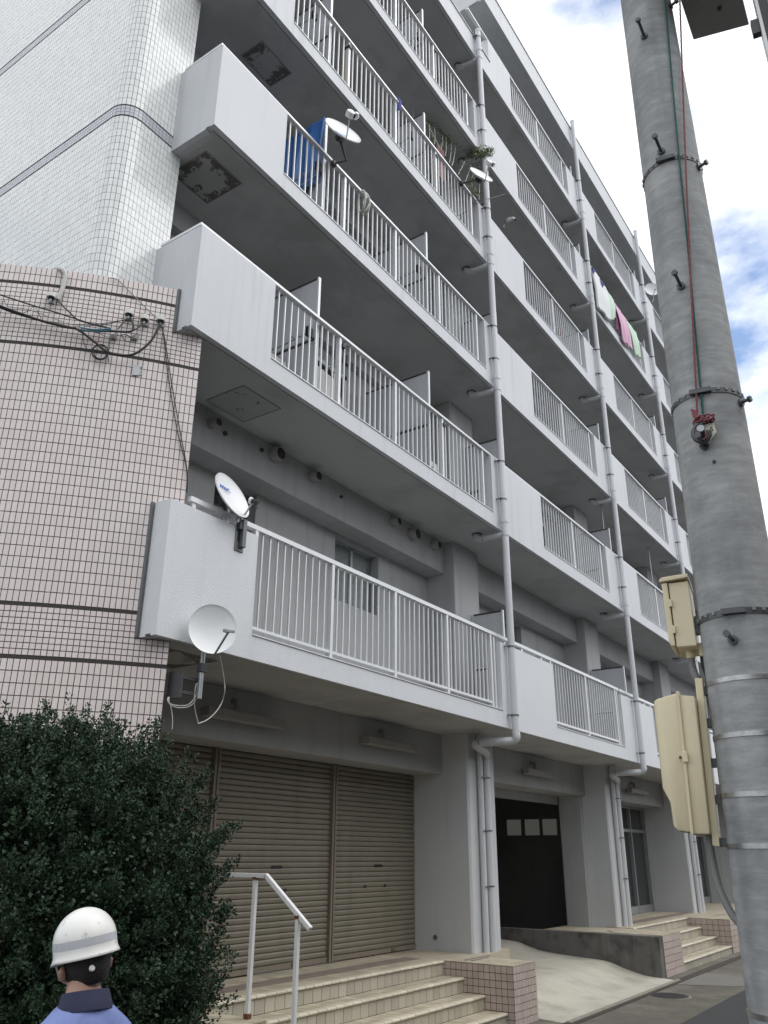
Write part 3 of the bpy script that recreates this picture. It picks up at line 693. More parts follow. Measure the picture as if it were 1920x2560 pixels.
def bolt(s, z, dirv, ln=.13):
    c0 = pp(pc(z), z)+Vector(dirv).normalized()*(pr_(z)-.01)+PRt*s; d = Vector(dirv).normalized()
    b = MB().tube([c0, c0+d*(ln+.01)], .0085, 10).build('step_bolt', 'steel', POLE, True)
    MB().tube([c0+d*(ln), c0+d*(ln+.016)], .0155, 6).build('bolt_head', 'steel', b); MB().tube([c0+d*.012, c0+d*.022], .021, 14).build('bolt_washer', 'steel', b)
for z in (6.178, 5.257, 4.335, 3.41, 2.476): bolt(-.012, z, -PF+PRt*-.15)
for z in (6.45, 5.15, 3.65): bolt(0, z, PRt-PF*.5, .05)
bolt(0, 2.0, PRt)
MB().tube([pp(.0, 3.32, -.168), pp(.0, 3.32, -.1755)], .008, 8).build('plug_hole', 'black', POLE)
# ropes with tags hung on the pole
gp = [(.147, 6.393), (.101, 5.622), (.065, 4.974), (.046, 4.607), (.012, 4.037), (-.016, 3.56)]; rp_ = [(.218, 6.353), (.151, 5.622), (.088, 4.965), (.055, 4.604), (.006, 4.076), (-.043, 3.541)]
def rope(name, pts, m, label, ex):
    P3 = []
    for s, z in pts:
        R_ = pr_(z)+.01+ex; ds = s-pc(z); off = -math.sqrt(max(R_*R_-ds*ds, .0004)); P3.append(pp(s, z, off))
    q = spline([P3[0]+(P3[0]-P3[1])*.9]+P3, 10); mb = MB()
    for k in range(3):
        pts3 = []; s = 0
        for i, c in enumerate(q):
            for j in range(3):
                if i+1 < len(q): c2 = q[i].lerp(q[i+1], j/3)
                else: c2 = q[i]
                a = (i*3+j)*.9+2*math.pi*k/3; pts3.append(c2+PRt*.0028*math.cos(a)+PF*.0028*math.sin(a))
        mb.tube(pts3, .0027, 5)
    return tag(mb.build(name, m, None, True), label, 'rope')
rope('rope', gp, 'rope_green', 'green twisted rope hanging down the front of the concrete pole', .0); rope('rope', rp_, 'rope_red', 'red twisted rope hanging down the front of the concrete pole', .012)
TG = thing('rope_cleat', pp(-.03, 3.38, -.19), 'iron hook with knotted rope and red and cream tags on the concrete pole', 'hook')
hb = MB().tube([pp(-.035, 3.46, -.15), pp(-.035, 3.46, -.25)], .016, 12).build('hook_bolt', 'steel', TG, True)
MB().tube([pp(-.035, 3.46, -.245), pp(-.035, 3.46, -.262)], .017, 14).build('bolt_head', 'galv', hb)
MB().tube([pp(-.035+.034*math.cos(a), 3.455+.045*math.sin(a), -.22) for a in [i*.52+1.2 for i in range(11)]], .013, 8).build('iron_ring', 'steel', TG, True)
kn = []
for i in range(60): a = i*.75; kn.append(pp(-.015+.03*math.cos(a)+.02*math.sin(i*.13), 3.525+.016*math.sin(a*1.3), -.215+.02*math.sin(a)))
MB().tube(kn, .0042, 6).build('rope_knot', 'rope_red', TG, True)
MB().tube([pp(-.035+.026*math.cos(a), 3.445+.034*math.sin(a), -.235) for a in [i*.5+2.4 for i in range(9)]], .004, 6).build('rope_loop', 'rope_red', TG, True)
MB().add([pp(-.066, 3.60, -.205), pp(-.04, 3.585, -.21), pp(-.035, 3.535, -.21), pp(-.062, 3.555, -.205), pp(-.066, 3.60, -.200), pp(-.04, 3.585, -.205), pp(-.035, 3.535, -.205), pp(-.062, 3.555, -.20)], BOXF).build('red_tag', 'rope_red', TG)
poly = [(-.012, 3.50), (.026, 3.505), (.032, 3.455), (-.002, 3.415), (-.018, 3.43)]
mbt = MB(); n = len(poly); mbt.add([pp(s, z, -.205) for s, z in poly]+[pp(s, z, -.200) for s, z in poly], [tuple(range(n)), tuple(range(n, 2*n))[::-1]]+[(i, (i+1) % n, n+(i+1) % n, n+i) for i in range(n)])
ct = mbt.build('number_tag', 'tag_cream', TG)
text_mesh('tag_number', '5', .034, 'black', ct, pp(.012, 3.472, -.2062), PRt, (0, 0, 1))
# upper meter box
def sbox(mb, s0, s1, o0, o1, z0, z1): return mb.obox(pp((s0+s1)/2, (z0+z1)/2, (o0+o1)/2), PRt*((s1-s0)/2), PF*((o1-o0)/2), Vector((0, 0, (z1-z0)/2)))
def sprism(poly, o0, o1):
    n = len(poly); mb = MB(); mb.add([pp(s, z, o0) for s, z in poly]+[pp(s, z, o1) for s, z in poly], [tuple(range(n)), tuple(range(n, 2*n))[::-1]]+[(i, (i+1) % n, n+(i+1) % n, n+i) for i in range(n)]); return mb
UB = thing('meter_box', pp(-.26, 2.45, .08), 'small cream metal box with hinges and rain cap strapped to the concrete pole', 'equipment box')
sbox(MB(), -.284, -.196, -.04, .20, 2.495, 2.80).build('body', 'cream', UB, bev=.004)
sprism([(-.314, 2.80), (-.288, 2.80), (-.288, 2.50), (-.305, 2.50), (-.314, 2.52)], -.05, .21).build('door', 'cream', UB, bev=.005)
sprism([(-.322, 2.803), (-.192, 2.812), (-.192, 2.832), (-.31, 2.826), (-.322, 2.815)], -.06, .22).build('rain_cap', 'cream', UB, bev=.004)
for z in (2.70, 2.575): sbox(MB(), -.292, -.278, -.056, -.0405, z-.018, z+.018).build('hinge', 'cream', UB, bev=.002)
sbox(MB(), -.195, -.165, .0, .05, 2.56, 2.64).build('bracket', 'steel', UB); sbox(MB(), -.195, -.175, .02, .12, 2.46, 2.52).build('bracket', 'cream', UB)
MB().tube([pp(-.235, 2.495, .06), pp(-.235, 2.46, .06)], .02, 14).build('conduit_gland', 'cream', UB, True)
cq = spline([pp(-.235, 2.462, .06), pp(-.234, 2.42, .06), pp(-.226, 2.38, .06), pp(-.21, 2.335, .07)], 8)
MB().tube(cq, [.0155+.0022*(i % 2) for i in range(len(cq))], 12).build('ribbed_conduit', 'grey_plastic', UB, True)
bag = sprism([(-.195, 2.47), (-.168, 2.465), (-.165, 2.42), (-.17, 2.38), (-.16, 2.32), (-.19, 2.325), (-.185, 2.37), (-.198, 2.42)], .05, .08); tag(bag.build('plastic_bag', 'black'), 'scrap of black plastic caught between the pole and the cream boxes', 'bag')
LB = thing('equipment_box', pp(-.3, 1.66, .06), 'large rounded cream box with a latch on a back plate strapped to the concrete pole', 'equipment box')
sprism([(-.408, 2.245), (-.40, 2.258), (-.302, 2.282), (-.318, 1.705), (-.372, 1.712), (-.386, 1.73), (-.388, 1.825), (-.412, 1.885)], -.10, .17).build('cover', 'cream', LB, True, bev=.012)
sprism([(-.298, 2.272), (-.232, 2.262), (-.246, 1.70), (-.313, 1.70)], -.095, .165).build('body', 'cream', LB, True, bev=.008)
sprism([(-.305, 2.288), (-.294, 2.286), (-.309, 1.698), (-.321, 1.70)], -.108, .178).build('rim', 'cream', LB, bev=.003)
sprism([(-.226, 2.352), (-.194, 2.350), (-.219, 1.652), (-.247, 1.656)], -.03, .10).build('back_plate', 'cream', LB, bev=.004)
la = sbox(MB(), -.316, -.292, -.117, -.1085, 1.985, 2.03).build('latch', 'cream', LB, bev=.003)
sbox(MB(), -.328, -.317, -.115, -.110, 2.0, 2.01).build('latch_pin', 'rust', la)
for z in (2.30, 2.16, 1.99, 1.84, 1.67): sbox(MB(), -.214+(z-2.3)*.03, -.16, .0, .05, z-.018, z+.018).build('bracket', 'steel', LB)
cq = spline([pp(-.26, 1.70, .06), pp(-.262, 1.62, .06), pp(-.25, 1.50, .06), pp(-.215, 1.40, .05), pp(-.175, 1.35, .04)], 8)
tag(MB().tube(cq, .016, 12).build('cable_conduit', 'grey_plastic', None, True), 'dark grey conduit curving from the large cream box to the pole', 'conduit')
# cabinet and projecting sign above
pts = [cr(1620, 0, x, y, 300/1659) for x, y in ((630, 555), (1400, 345), (450, 0))]
a, b, c = [at(u, v, 'Z', 6.42) for u, v in pts]; e2 = (c-a)*1.9
SG = thing('pole_cabinet', a, 'grey steel cabinet seen from below beside the pole top', 'cabinet')
up = Vector((0, 0, 1)); mb = MB(); mb.add([a, b, b+e2, a+e2, a+up*.5, b+up*.5, b+e2+up*.5, a+e2+up*.5], BOXF); cb = mb.build('casing', 'sign_grey', SG, bev=.006)
q = at(*cr(1620, 0, 985, 110, 300/1659), 'Z', 6.418); MB().tube([q, q-up*.012], .012, 8).build('drain_plug', 'dark_metal', cb)
MB().obox((a+b)/2+e2*.8+up*.25, PRt*.04, PF*.35, up*.03).build('bracket_arm', 'steel', SG)
PS = thing('projecting_sign', pp(.8, 5.4), 'tall dark sign with a white edge projecting beside the concrete pole', 'sign')
sbox(MB(), .628, .645, -.03, .03, 5.55, 8.2).build('white_edge', 'dish', PS); sbox(MB(), .645, .69, -.025, .025, 5.55, 8.2).build('dark_frame', 'black', PS)
for i in range(6): sbox(MB(), .69, 1.15, -.02, .02, 5.56+i*.44, 5.985+i*.44).build('grey_panel', 'sign_grey', PS, bev=.01)
sbox(MB(), .585, .628, -.02, .02, 6.05, 6.16).build('clamp_plate', 'dark_metal', PS); sbox(MB(), .1, .66, -.02, .02, 7.3, 7.36).build('bracket_arm', 'steel', PS)

# ================================================================== CABLES ON THE PINK WALL
def Z(x, y): return cr(0, 660, x, y, 460/1659)
def G(x, y): return cr(0, 600, x, y)
def wallpts(pts, off): return [pinkhit(*(Z(*p[:2])), off=(p[2] if len(p) > 2 else off)) for p in pts]
def cable(pts, r, m, label, off=.08, cat='cable', world_pts=None, k=8):
    q = spline(world_pts or wallpts(pts, off), k); return tag(MB().tube(q, r*1.2, 7).build('cable', m, None, True), label, cat)
cable([(-500, 150, .5), (-60, 345, .16), (0, 378, .14), (200, 452), (400, 520), (600, 570), (700, 590), (850, 700), (950, 780), (1050, 818), (1180, 820), (1280, 770), (1370, 680), (1430, 570), (1440, 530)], .0105, 'cable_black', 'thick black cable sagging in a deep loop below the porcelain insulators', .10)
cable([(-500, 80, .5), (-60, 258, .16), (0, 278, .14), (300, 375), (500, 435), (700, 500), (850, 550), (980, 578)], .0065, 'cable_black', 'black cable running straight down to the blue sleeve on the pink wall', .11)
cable([(515, 320, .05), (540, 350), (620, 430), (720, 510), (900, 555), (1000, 580)], .006, 'cable_black', 'black cable from the lone insulator under the beige hose', .10)
cable([(-500, 170, .5), (0, 392, .13), (300, 492), (600, 562), (760, 600), (1000, 606), (1150, 612), (1200, 590), (1195, 520), (1165, 480, .06)], .009, 'cable_black', 'black cable bundle ending at the upper insulator of the group', .09)
cable([(720, 572), (860, 592), (1000, 582)], .0075, 'cable_blue', 'short blue sleeve over the upper black cables', .115)
cable([(700, 590), (850, 606), (1000, 596)], .007, 'cable_blue', 'short blue sleeve over the lower cable bundle', .105)
cable([(650, 548), (900, 540), (1060, 515), (1130, 505), (1160, 470, .06)], .0035, 'cable_black', 'thin black wire rising to the upper insulator of the group', .07)
cable([(760, 560), (960, 545), (1100, 510), (1250, 488), (1400, 512, .06), (1440, 520, .06)], .0035, 'cable_black', 'thin black wire slung between the insulators to the last one', .075)
cable([(1060, 590), (1110, 530), (1160, 500, .06)], .0045, 'cable_black', 'short black jumper wire beside the upper insulator', .07)
cable([(1180, 612), (1250, 570), (1300, 510, .06)], .005, 'cable_black', 'short black jumper wire to the middle insulator', .07)
cable([(1090, 640), (1130, 690), (1170, 700), (1185, 670), (1140, 640), (1090, 640)], .004, 'cable_black', 'small black wire loop under the insulators', .06)
cable([(640, 570), (730, 575), (750, 680), (780, 765), (830, 772)], .0032, 'cable_black', 'thin black wire dropping to the hanging coil', .05)
cable([(985, 770), (990, 720), (1000, 680, .05)], .0032, 'cable_black', 'thin black wire rising from the hanging coil', .05)
cable([(-400, 200, .4), (0, 335), (40, 330), (80, 385), (250, 410), (480, 490), (560, 520)], .003, 'grey_plastic', 'thin grey wire twisting above the thick black cable', .12)
cable([(190, 450), (260, 420), (310, 380), (350, 450), (370, 490)], .0025, 'cable_black', 'thin black wire arched over the cable bundle', .12)
cable([(800, 600), (900, 630), (1000, 670)], .0028, 'cable_blue', 'thin blue wire below the cable bundle', .07)
cable([(990, 128), (1040, 135), (1095, 172), (1250, 330), (1405, 482), (1430, 510)], .0042, 'grey_plastic', 'thin grey cable slanting from the wall top to the last insulator', .03)
for dx, lab in ((0, 'outer black wire dropping down the pink wall edge to the balcony rail'), (-14, 'inner black wire dropping down the pink wall edge to the balcony rail')):
    w = [pinkhit(*Z(1460, 560), off=.05), pinkhit(*Z(1490+dx*.6, 700), off=.03)]+[pinkhit(*G(x+dx*f_, y), off=.025) for x, y, f_ in ((1100, 850, 1), (1125, 1000, 1.2), (1165, 1230, 1.2), (1205, 1440, .3), (1215, 1560, .2))]+[at(*G(1210, 1640), 'Y', .08)]
    cable(None, .0042, 'cable_black', lab, world_pts=w)
coil = []
for i in range(70): a = i*.28; r = 68+6*math.sin(i*.21); coil.append((905+r*math.cos(a)+4*math.sin(i*.5), 795+r*.95*math.sin(a), .045+.012*math.sin(i*.37)))
cable(coil+[(975, 840), (978, 885)], .0038, 'cable_black', 'coil of black wire hanging on the pink wall', .05, 'wire coil', k=2)
cable([(490, 52, -.12), (520, 42, -.02), (565, 52, .04), (590, 90), (585, 140), (560, 230), (535, 290), (520, 322)], .019, 'cable_white', 'beige corrugated hose bending over the top of the pink wall', .05, 'hose')
LBI = ['white porcelain insulator standing alone under the beige hose', 'white porcelain insulator highest of the group of three', 'white porcelain insulator in the middle of the group of three', 'white porcelain insulator nearest the balcony on the pink wall']
for (x, y), lab in zip(((465, 285), (1165, 440), (1305, 488), (1450, 498)), LBI):
    c0 = pinkhit(*Z(x, y), off=.06); w0 = pinkhit(*Z(x, y+60), off=0.0); I = thing('insulator', w0, lab, 'insulator')
    MB().tube([c0+up*-.026, c0+up*.016, c0+up*.026], [.046, .050, .038], 16).build('porcelain_cap', 'porcelain', I, True)
    MB().tube([c0+up*-.026, c0+up*-.042], [.034, .026], 12).build('dark_clamp', 'black', I)
    MB().tube(spline([c0+up*-.03, c0+up*-.07, w0+(c0-w0)*.3+up*-.02, w0], 4), .014, 8).build('foot_bracket', 'galv', I, True)
    MB().box(w0.x-.03, w0.x+.03, w0.y-.03, w0.y+.012, w0.z-.025, w0.z+.025).build('wall_plate', 'galv', I, bev=.004)
for (x, y), lab in (((1030, 655), 'grey cable clamp under the insulators beside the coil'), ((1222, 660), 'grey cable clamp under the insulators below the middle one')):
    c0 = pinkhit(*Z(x, y), off=.03); I = thing('cable_clamp', c0, lab, 'clamp'); MB().box(c0.x-.02, c0.x+.02, c0.y-.02, c0.y+.04, c0.z-.03, c0.z+.02).build('clamp_body', 'grey_plastic', I, bev=.004)
    MB().tube([c0+up*.02, c0+up*.045+Vector((.01, -.02, 0)), c0+up*.02+Vector((.025, -.03, 0))], .007, 8).build('clamp_hook', 'galv', I, True)
(u0, v0), (u1, v1) = Z(1200, 912), Z(1268, 1008)
q0 = pinkhit(u0, v0, .012); q1 = pinkhit(u1, v0+2, .012); q2 = pinkhit(u1-4, v1, .012); q3 = pinkhit(u0-3, v1-1, .012); nrm = (q1-q0).cross(q3-q0).normalized()*.012
t = thing('wall_plate', q3, 'small silver metal plate with a wire handle on the pink wall', 'metal plate')
MB().add([q0-nrm, q1-nrm, q2-nrm, q3-nrm, q0, q1, q2, q3], BOXF).build('plate', 'galv', t)
MB().tube([q1.lerp(q2, .1), q1.lerp(q2, .1)+(q1-q0)*.32, q1.lerp(q2, .9)+(q1-q0)*.32, q1.lerp(q2, .9)], .004, 6).build('handle', 'galv', t)

# ================================================================== SATELLITE DISHES
def dish(label, c, D, k, mi, lnb_px, arm_px, mount, logo=None, lnb='grey', deep=.11):
    c = Vector(c); tocam = (Vector(CP)-c).normalized(); m2 = Vector(CR)*mi[0]+Vector(CU)*mi[1]; m2 = (m2-tocam*m2.dot(tocam)).normalized()
    n = (tocam*k+m2*math.sqrt(1-k*k)).normalized(); x = n.cross(up).normalized(); y = x.cross(n).normalized(); x = -x if x.dot(Vector(CR)) < 0 else x
    t = thing('satellite_dish', mount[-1], label, 'satellite dish', None); R_ = D/2; V = []; F = []; nr, na = 8, 40
    prof = [(r/nr*R_, -deep*D*(1-(r/nr)**2)) for r in range(1, nr+1)]+[(R_*1.015, .004), (R_*1.015, -.010), (R_*.96, -.016)]+[(r/nr*R_*.96, -deep*D*(1-(r/nr)**2)-.016) for r in range(nr-1, 0, -1)]
    V.append(c-n*deep*D)
    for (r, h) in prof: V += [c+n*h+x*r*math.cos(2*math.pi*i/na)+y*r*1.06*math.sin(2*math.pi*i/na) for i in range(na)]
    V.append(c-n*(deep*D+.016))
    F += [(0, 1+(i+1) % na, 1+i) for i in range(na)]
    for j in range(len(prof)-1): F += [(1+j*na+i, 1+j*na+(i+1) % na, 1+(j+1)*na+(i+1) % na, 1+(j+1)*na+i) for i in range(na)]
    j = len(prof)-1; F += [(1+j*na+i, 1+j*na+(i+1) % na, len(V)-1) for i in range(na)]
    rf = obj('reflector', V, F, 'dish', t, True)
    d = Vector(ray(*lnb_px)).normalized(); tgt = c+n*D*.62; s = (tgt-Vector(CP)).dot(d); lp = Vector(CP)+d*s
    d2 = Vector(ray(*arm_px)); den = d2.dot(n); s2 = ((c-n*.03)-Vector(CP)).dot(n)/den; ap = Vector(CP)+d2*s2
    if (ap-c).length > D: ap = c-y*R_*.95
    bk = c-n*(deep*D+.058)
    MB().tube(spline([bk-y*.05, ap-n*.03, ap+n*.02, ap.lerp(lp, .6)+(ap-lp).normalized()*0, lp], 6), .0105, 8).build('feed_arm', 'galv' if lnb != 'grey' else 'grey_plastic', t, True)
    w = (c-lp).normalized()
    if lnb == 'white':
        h = MB().tube([lp-w*.045-x*.0, lp-w*.03, lp, lp+w*.05, lp+w*.06], [.03, .062, .068, .060, .03], 12).build('feed_horn', 'dish', t, True); MB().tube([lp+x*.085-w*.05, lp+x*.085, lp+x*.085+w*.04], [.03, .05, .03], 10).build('feed_horn', 'dish', t, True)
        MB().obox(lp-y*.045+x*.02, x*.045, y*.006, w*.03).build('connector_row', 'black', t)
    elif lnb == 'black':
        MB().tube([lp-w*.05, lp-w*.02, lp+w*.02], [.026, .028, .022], 12).build('feed_body', 'black', t, True); MB().tube([lp+w*.02, lp+w*.045], [.034, .036], 14).build('feed_cap', 'dish', t, True); MB().tube([lp-w*.03, lp-w*.03-up*.07], .012, 8).build('feed_plug', 'black', t, True)
    else:
        MB().obox(lp, x*.042, y*.014, w*.026).build('feed_body', 'grey_plastic', t, bev=.006); MB().tube([lp-x*.02, lp-x*.02+w*.04], .018, 10).build('feed_horn', 'grey_plastic', t, True)
    MB().obox(bk, x*.05, y*.06, n*.035).build('back_bracket', 'dark_metal', t, bev=.006)
    MB().tube([bk]+[Vector(q) for q in mount], .017, 10).build('mount_arm', 'galv' if lnb != 'white' else 'dark_metal', t, True)
    q = Vector(mount[-1]); MB().obox(q, Vector((.035, 0, 0)), Vector((0, .03, 0)), up*.04).build('rail_clamp', 'dark_metal', t, bev=.004)
    if logo == 'WNC':
        sx, sy = -.10*D, .18*D; rr = (math.hypot(sx, sy)/R_)**2; text_mesh('lettering', 'WNC', .075, 'ink_blue', rf, c-n*(deep*D*(1-rr)-.012)+x*sx+y*sy, x, y, .002)
    if logo == 'blue':
        mb = MB(); pts = [(math.cos(a)*(.17+.03*math.sin(3*a))*D, math.sin(a)*(.10+.02*math.cos(2*a))*D) for a in [i*.3 for i in range(21)]]
        mb.add([c-n*(deep*D*(1-(math.hypot(a, b)/R_)**2)-.003)+x*a+y*b for a, b in pts]+[c-n*(deep*D-.003)], [(i, (i+1) % 21, 21) for i in range(21)]); mb.build('blue_print', 'dish_blue', rf)
    return t, c, n, x, y, bk
Lw = lambda x, y: cr(400, 1500, x, y, 360/1659)
Mx = lambda x, y: cr(400, 1100, x, y)
q2c = lambda x, y: cr(640, 220, x, y, 320/1659)
q3c = lambda x, y: cr(1040, 280, x, y, 240/1659)
dish('white satellite dish on a steel mast below the lowest balcony corner', at(*Lw(608, 332), 'Y', -.22), .43, .93, (.55, .8), Lw(795, 358), Lw(620, 640), [(.495, -.08, 3.30), (.495, -.08, 3.15)])
dish('white satellite dish lettered in blue on the lowest balcony rail', at(*Mx(470, 357), 'Y', -.03), .50, .36, (.83, .56), Mx(608, 398), Mx(540, 488), [(.93, .02, 4.80), (.90, -.02, 4.66)], 'WNC', 'black')
dish('white satellite dish with blue print before the blue tarpaulin', at(*q2c(1130, 548), 'Y', -.25), .55, .24, (.447, .894), q2c(1225, 330), q2c(1165, 650), [(2.28, -.15, 10.62), (2.22, .03, 10.62)], 'blue', 'white')
dish('white satellite dish with blue print beside the drainpipe and climbing plant', at(*q3c(1130, 1080), 'Y', -.30), .48, .19, (.464, .886), q3c(1265, 880), q3c(1190, 1180), [(6.12, -.2, 13.36), (6.05, .03, 13.36)], 'blue', 'white')
dish('small plain satellite dish on the top storey balcony under the eaves', at(*cr(1460, 600, 1255, 905, 220/1622), 'Y', -.1), .48, .74, (.4, .9), cr(1460, 600, 1318, 910, 220/1622), cr(1460, 600, 1275, 1010, 220/1622), [(19.55, -.06, 19.1), (19.45, .02, 18.95)])
# mast and wires for the lowest dish
t = thing('dish_mast', (.495, -.08, 2.86), 'galvanised steel mast with a bracket to the pink wall edge', 'mast')
MB().tube([(.495, -.08, 2.875), (.495, -.08, 3.36)], .022, 14).build('mast_tube', 'galv', t, True)
MB().box(.30, .49, -.05, -.02, 2.90, 2.93).box(.30, .49, -.05, -.02, 3.03, 3.06).box(.285, .31, -.06, .10, 2.86, 3.10).build('wall_bracket', 'dark_metal', t)
def lw3(pts, Y): return [at(*Lw(x, y), 'Y', yy if yy is not None else Y) for x, y, yy in pts]
cable(None, .0042, 'cable_white', 'white wire hanging in a long loop from the lowest dish', world_pts=lw3([(690, 640, -.2), (715, 780, -.1), (742, 950, -.05), (745, 1050, -.05), (720, 1160, 0), (660, 1270, 0), (560, 1370, 0), (450, 1420, 0), (435, 1400, 0), (405, 1280, -.02), (395, 1150, -.05), (410, 1000, -.06), (430, 960, -.06)], 0))
for i, lab in enumerate(('outer white wire looped round the dish mast bracket', 'inner white wire looped round the dish mast bracket')):
    cable(None, .0038, 'cable_white', lab, world_pts=lw3([(455-i*22, 955, -.06), (440-i*20, 1090, -.06), (360-i*25, 1210-i*12, -.04), (240, 1242-i*25, -.02), (130, 1215-i*15, 0), (90+i*12, 1160, 0), (95+i*12, 1120, .02)], 0))
cable(None, .003, 'cable_white', 'short white wire end hanging by the pink wall edge', world_pts=lw3([(120, 1210, 0), (138, 1300, 0), (145, 1400, 0), (140, 1490, 0)], 0))
# steel angle bracket of the WNC dish on the parapet
t = thing('dish_bracket', (.93, -.02, 4.40), 'grey steel plate bracket bolted to the lowest parapet under the lettered dish', 'bracket')
MB().box(.85, .97, -.012, -.001, 4.40, 4.68).build('back_plate', 'clamp', t, bev=.003)
MB().box(.905, .955, -.06, -.013, 4.44, 4.74).build('channel', 'clamp', t, bev=.004); MB().box(.875, .905, -.014, -.0125, 4.50, 4.60).build('bolt_slot', 'black', t)

# ================================================================== LAMPS UNDER THE LOWEST BALCONY
for (u, v, w, lab) in ((*cr(900, 1700, 190, 415, T), 1.25, 'long dusty lamp box over the right hand roller shutter'), (*cr(400, 1700, 540, 245, T), 1.25, 'long dusty lamp box over the left hand roller shutters'), (*cr(900, 1700, 1150, 600, T), 1.2, 'long grey lamp box over the garage entrance'), (*cr(1280, 1700, 805, 718, T), 1.2, 'long grey lamp box over the glass shop door')):
    q = at(u, v, 'Y', 1.12); t = thing('strip_lamp', (q.x, 1.2, q.z), lab, 'lamp')
    MB().box(q.x-w/2, q.x+w/2, 1.04, 1.17, q.z-.055, q.z+.05).build('housing', 'sign_grey', t, bev=.01); MB().box(q.x-w/2+.1, q.x-w/2+.16, 1.17, 1.219, q.z-.03, q.z+.03).box(q.x+w/2-.16, q.x+w/2-.1, 1.17, 1.219, q.z-.03, q.z+.03).build('bracket', 'dark_metal', t)
    MB().tube([(q.x-.1, 1.14, q.z+.05), (q.x-.1, 1.14, q.z+.17), (q.x-.1, 1.22, q.z+.19)], .035, 10).build('junction', 'sign_grey', t, True)

# ================================================================== SHRUB
SH = thing('evergreen_shrub', (-1.35, -.95, GZ), 'big dense dark green evergreen shrub growing before the pink wall', 'shrub')
C0 = np.array([-1.41, -.95, 1.04]); S0 = np.array([1.20, .98, 1.42])
ns, per, nl = 460, 12, 80
d = []
while len(d) < ns:      # evenly spread spray directions
    c = nprng.normal(size=(40, 3)); c /= np.linalg.norm(c, axis=1)[:, None]; c = c[c[:, 2] > -.9]
    if d: c = c[np.argmin((c@np.array(d[-160:]).T).max(1))]
    else: c = c[0]
    d.append(c)
d = np.array(d); sup = (np.abs(d)**2.5).sum(1)**(-1/2.5); ext = nprng.uniform(.74, .93, ns); ext[::11] += .04
surf = C0+d*S0*(sup*ext)[:, None]
Vs = []; tw_edges = []
for i in range(ns):
    out = d[i]*np.array([1, 1, .55])+np.array([0, 0, .22])+nprng.normal(size=3)*.12; out /= np.linalg.norm(out)
    lat = np.cross(out, [0, 0, 1]); lat /= np.linalg.norm(lat)+1e-6; vert = np.cross(lat, out)
    root = surf[i]-out*.36; tip = surf[i]+out*.02; tip[2] = max(tip[2], GZ+.1); tw_edges.append((root, tip))
    for j in range(per):
        f = nprng.uniform(.1, 1); p0 = root+(tip-root)*f+lat*nprng.normal()*.10*(1.25-f*.6)+vert*abs(nprng.normal())*.035
        ax = out*.9+lat*nprng.normal()*.55+vert*nprng.uniform(.0, .7)+np.array([0, 0, .25]); ax /= np.linalg.norm(ax); ln = nprng.uniform(.10, .21)*(1.6 if (j == 0 and d[i][2] > .35 and i % 3 == 0) else 1)
        if j < 5: tw_edges.append((p0, p0+ax*ln))
        t = nprng.random(nl)**.8; side = nprng.normal(size=(nl, 3)); side -= (side@ax)[:, None]*ax; side /= np.linalg.norm(side, axis=1)[:, None]
        base = p0+ax*(t*ln)[:, None]+side*(.052*(1-t*.7))[:, None]*nprng.random((nl, 1)); base[:, 2] = np.maximum(base[:, 2], GZ+.03)
        ldir = side*.8+ax*.8+nprng.normal(size=(nl, 3))*.25; ldir /= np.linalg.norm(ldir, axis=1)[:, None]
        wdir = np.cross(ldir, nprng.normal(size=(nl, 3))); wdir /= np.linalg.norm(wdir, axis=1)[:, None]
        L_ = nprng.uniform(.012, .024, (nl, 1)); W_ = L_*.34
        Vs.append(np.stack([base, base+ldir*L_*.5+wdir*W_, base+ldir*L_, base+ldir*L_*.5-wdir*W_], 1))
ni = 70000; di = nprng.normal(size=(ni, 3)); di /= np.linalg.norm(di, axis=1)[:, None]
supi = (np.abs(di)**2.6).sum(1)**(-1/2.6); bi = C0+di*S0*(supi*nprng.uniform(.44, .84, ni))[:, None]; bi[:, 2] = np.maximum(bi[:, 2], GZ+.05)
ld = nprng.normal(size=(ni, 3)); ld /= np.linalg.norm(ld, axis=1)[:, None]; wd = np.cross(ld, nprng.normal(size=(ni, 3))); wd /= np.linalg.norm(wd, axis=1)[:, None]
Vs.append(np.stack([bi, bi+ld*.016+wd*.010, bi+ld*.032, bi+ld*.016-wd*.010], 1))
V = np.concatenate(Vs).reshape(-1, 3)
def quadmesh(name, V, m, parent, org):
    n = len(V)//4; me = bpy.data.meshes.new(name); me.vertices.add(len(V)); me.vertices.foreach_set('co', (V-np.array(org)).astype(np.float32).ravel())
    me.loops.add(len(V)); me.loops.foreach_set('vertex_index', np.arange(len(V), dtype=np.int32)); me.polygons.add(n); me.polygons.foreach_set('loop_start', np.arange(0, len(V), 4, dtype=np.int32))
    me.update(calc_edges=True); me.validate(); me.materials.append(M(m)); return link(bpy.data.objects.new(name, me), parent, org)
crown = quadmesh('crown', V, 'leaf', SH, (-1.5, -.95, 1.0)); crown['kind'] = 'stuff'
mb = MB()
nt_ = len(tw_edges)
for i in range(0, nt_, 2): mb.tube([tw_edges[i][0], tw_edges[i][1]], [.004, .0015], 4)
for i in range(0, nt_, 24): mb.tube(spline([(-1.4+.1*math.cos(i), -.9+.1*math.sin(i), GZ+.1), tuple(C0*.6+tw_edges[i][0]*.4-np.array([0, 0, .2])), tuple(tw_edges[i][0])], 4), [.022-.0023*j for j in range(9)], 5)
mb.build('branches', 'bark', SH)
for i in range(5):
    a = i*1.25; MB().tube(spline([(-1.4+.16*math.cos(a), -.92+.16*math.sin(a), GZ-.02), (-1.4+.25*math.cos(a), -.92+.25*math.sin(a), .2), (-1.4+.5*math.cos(a), -.92+.45*math.sin(a), .9)], 5), [.045-.002*j for j in range(11)], 8).build('trunk', 'bark', SH, True)
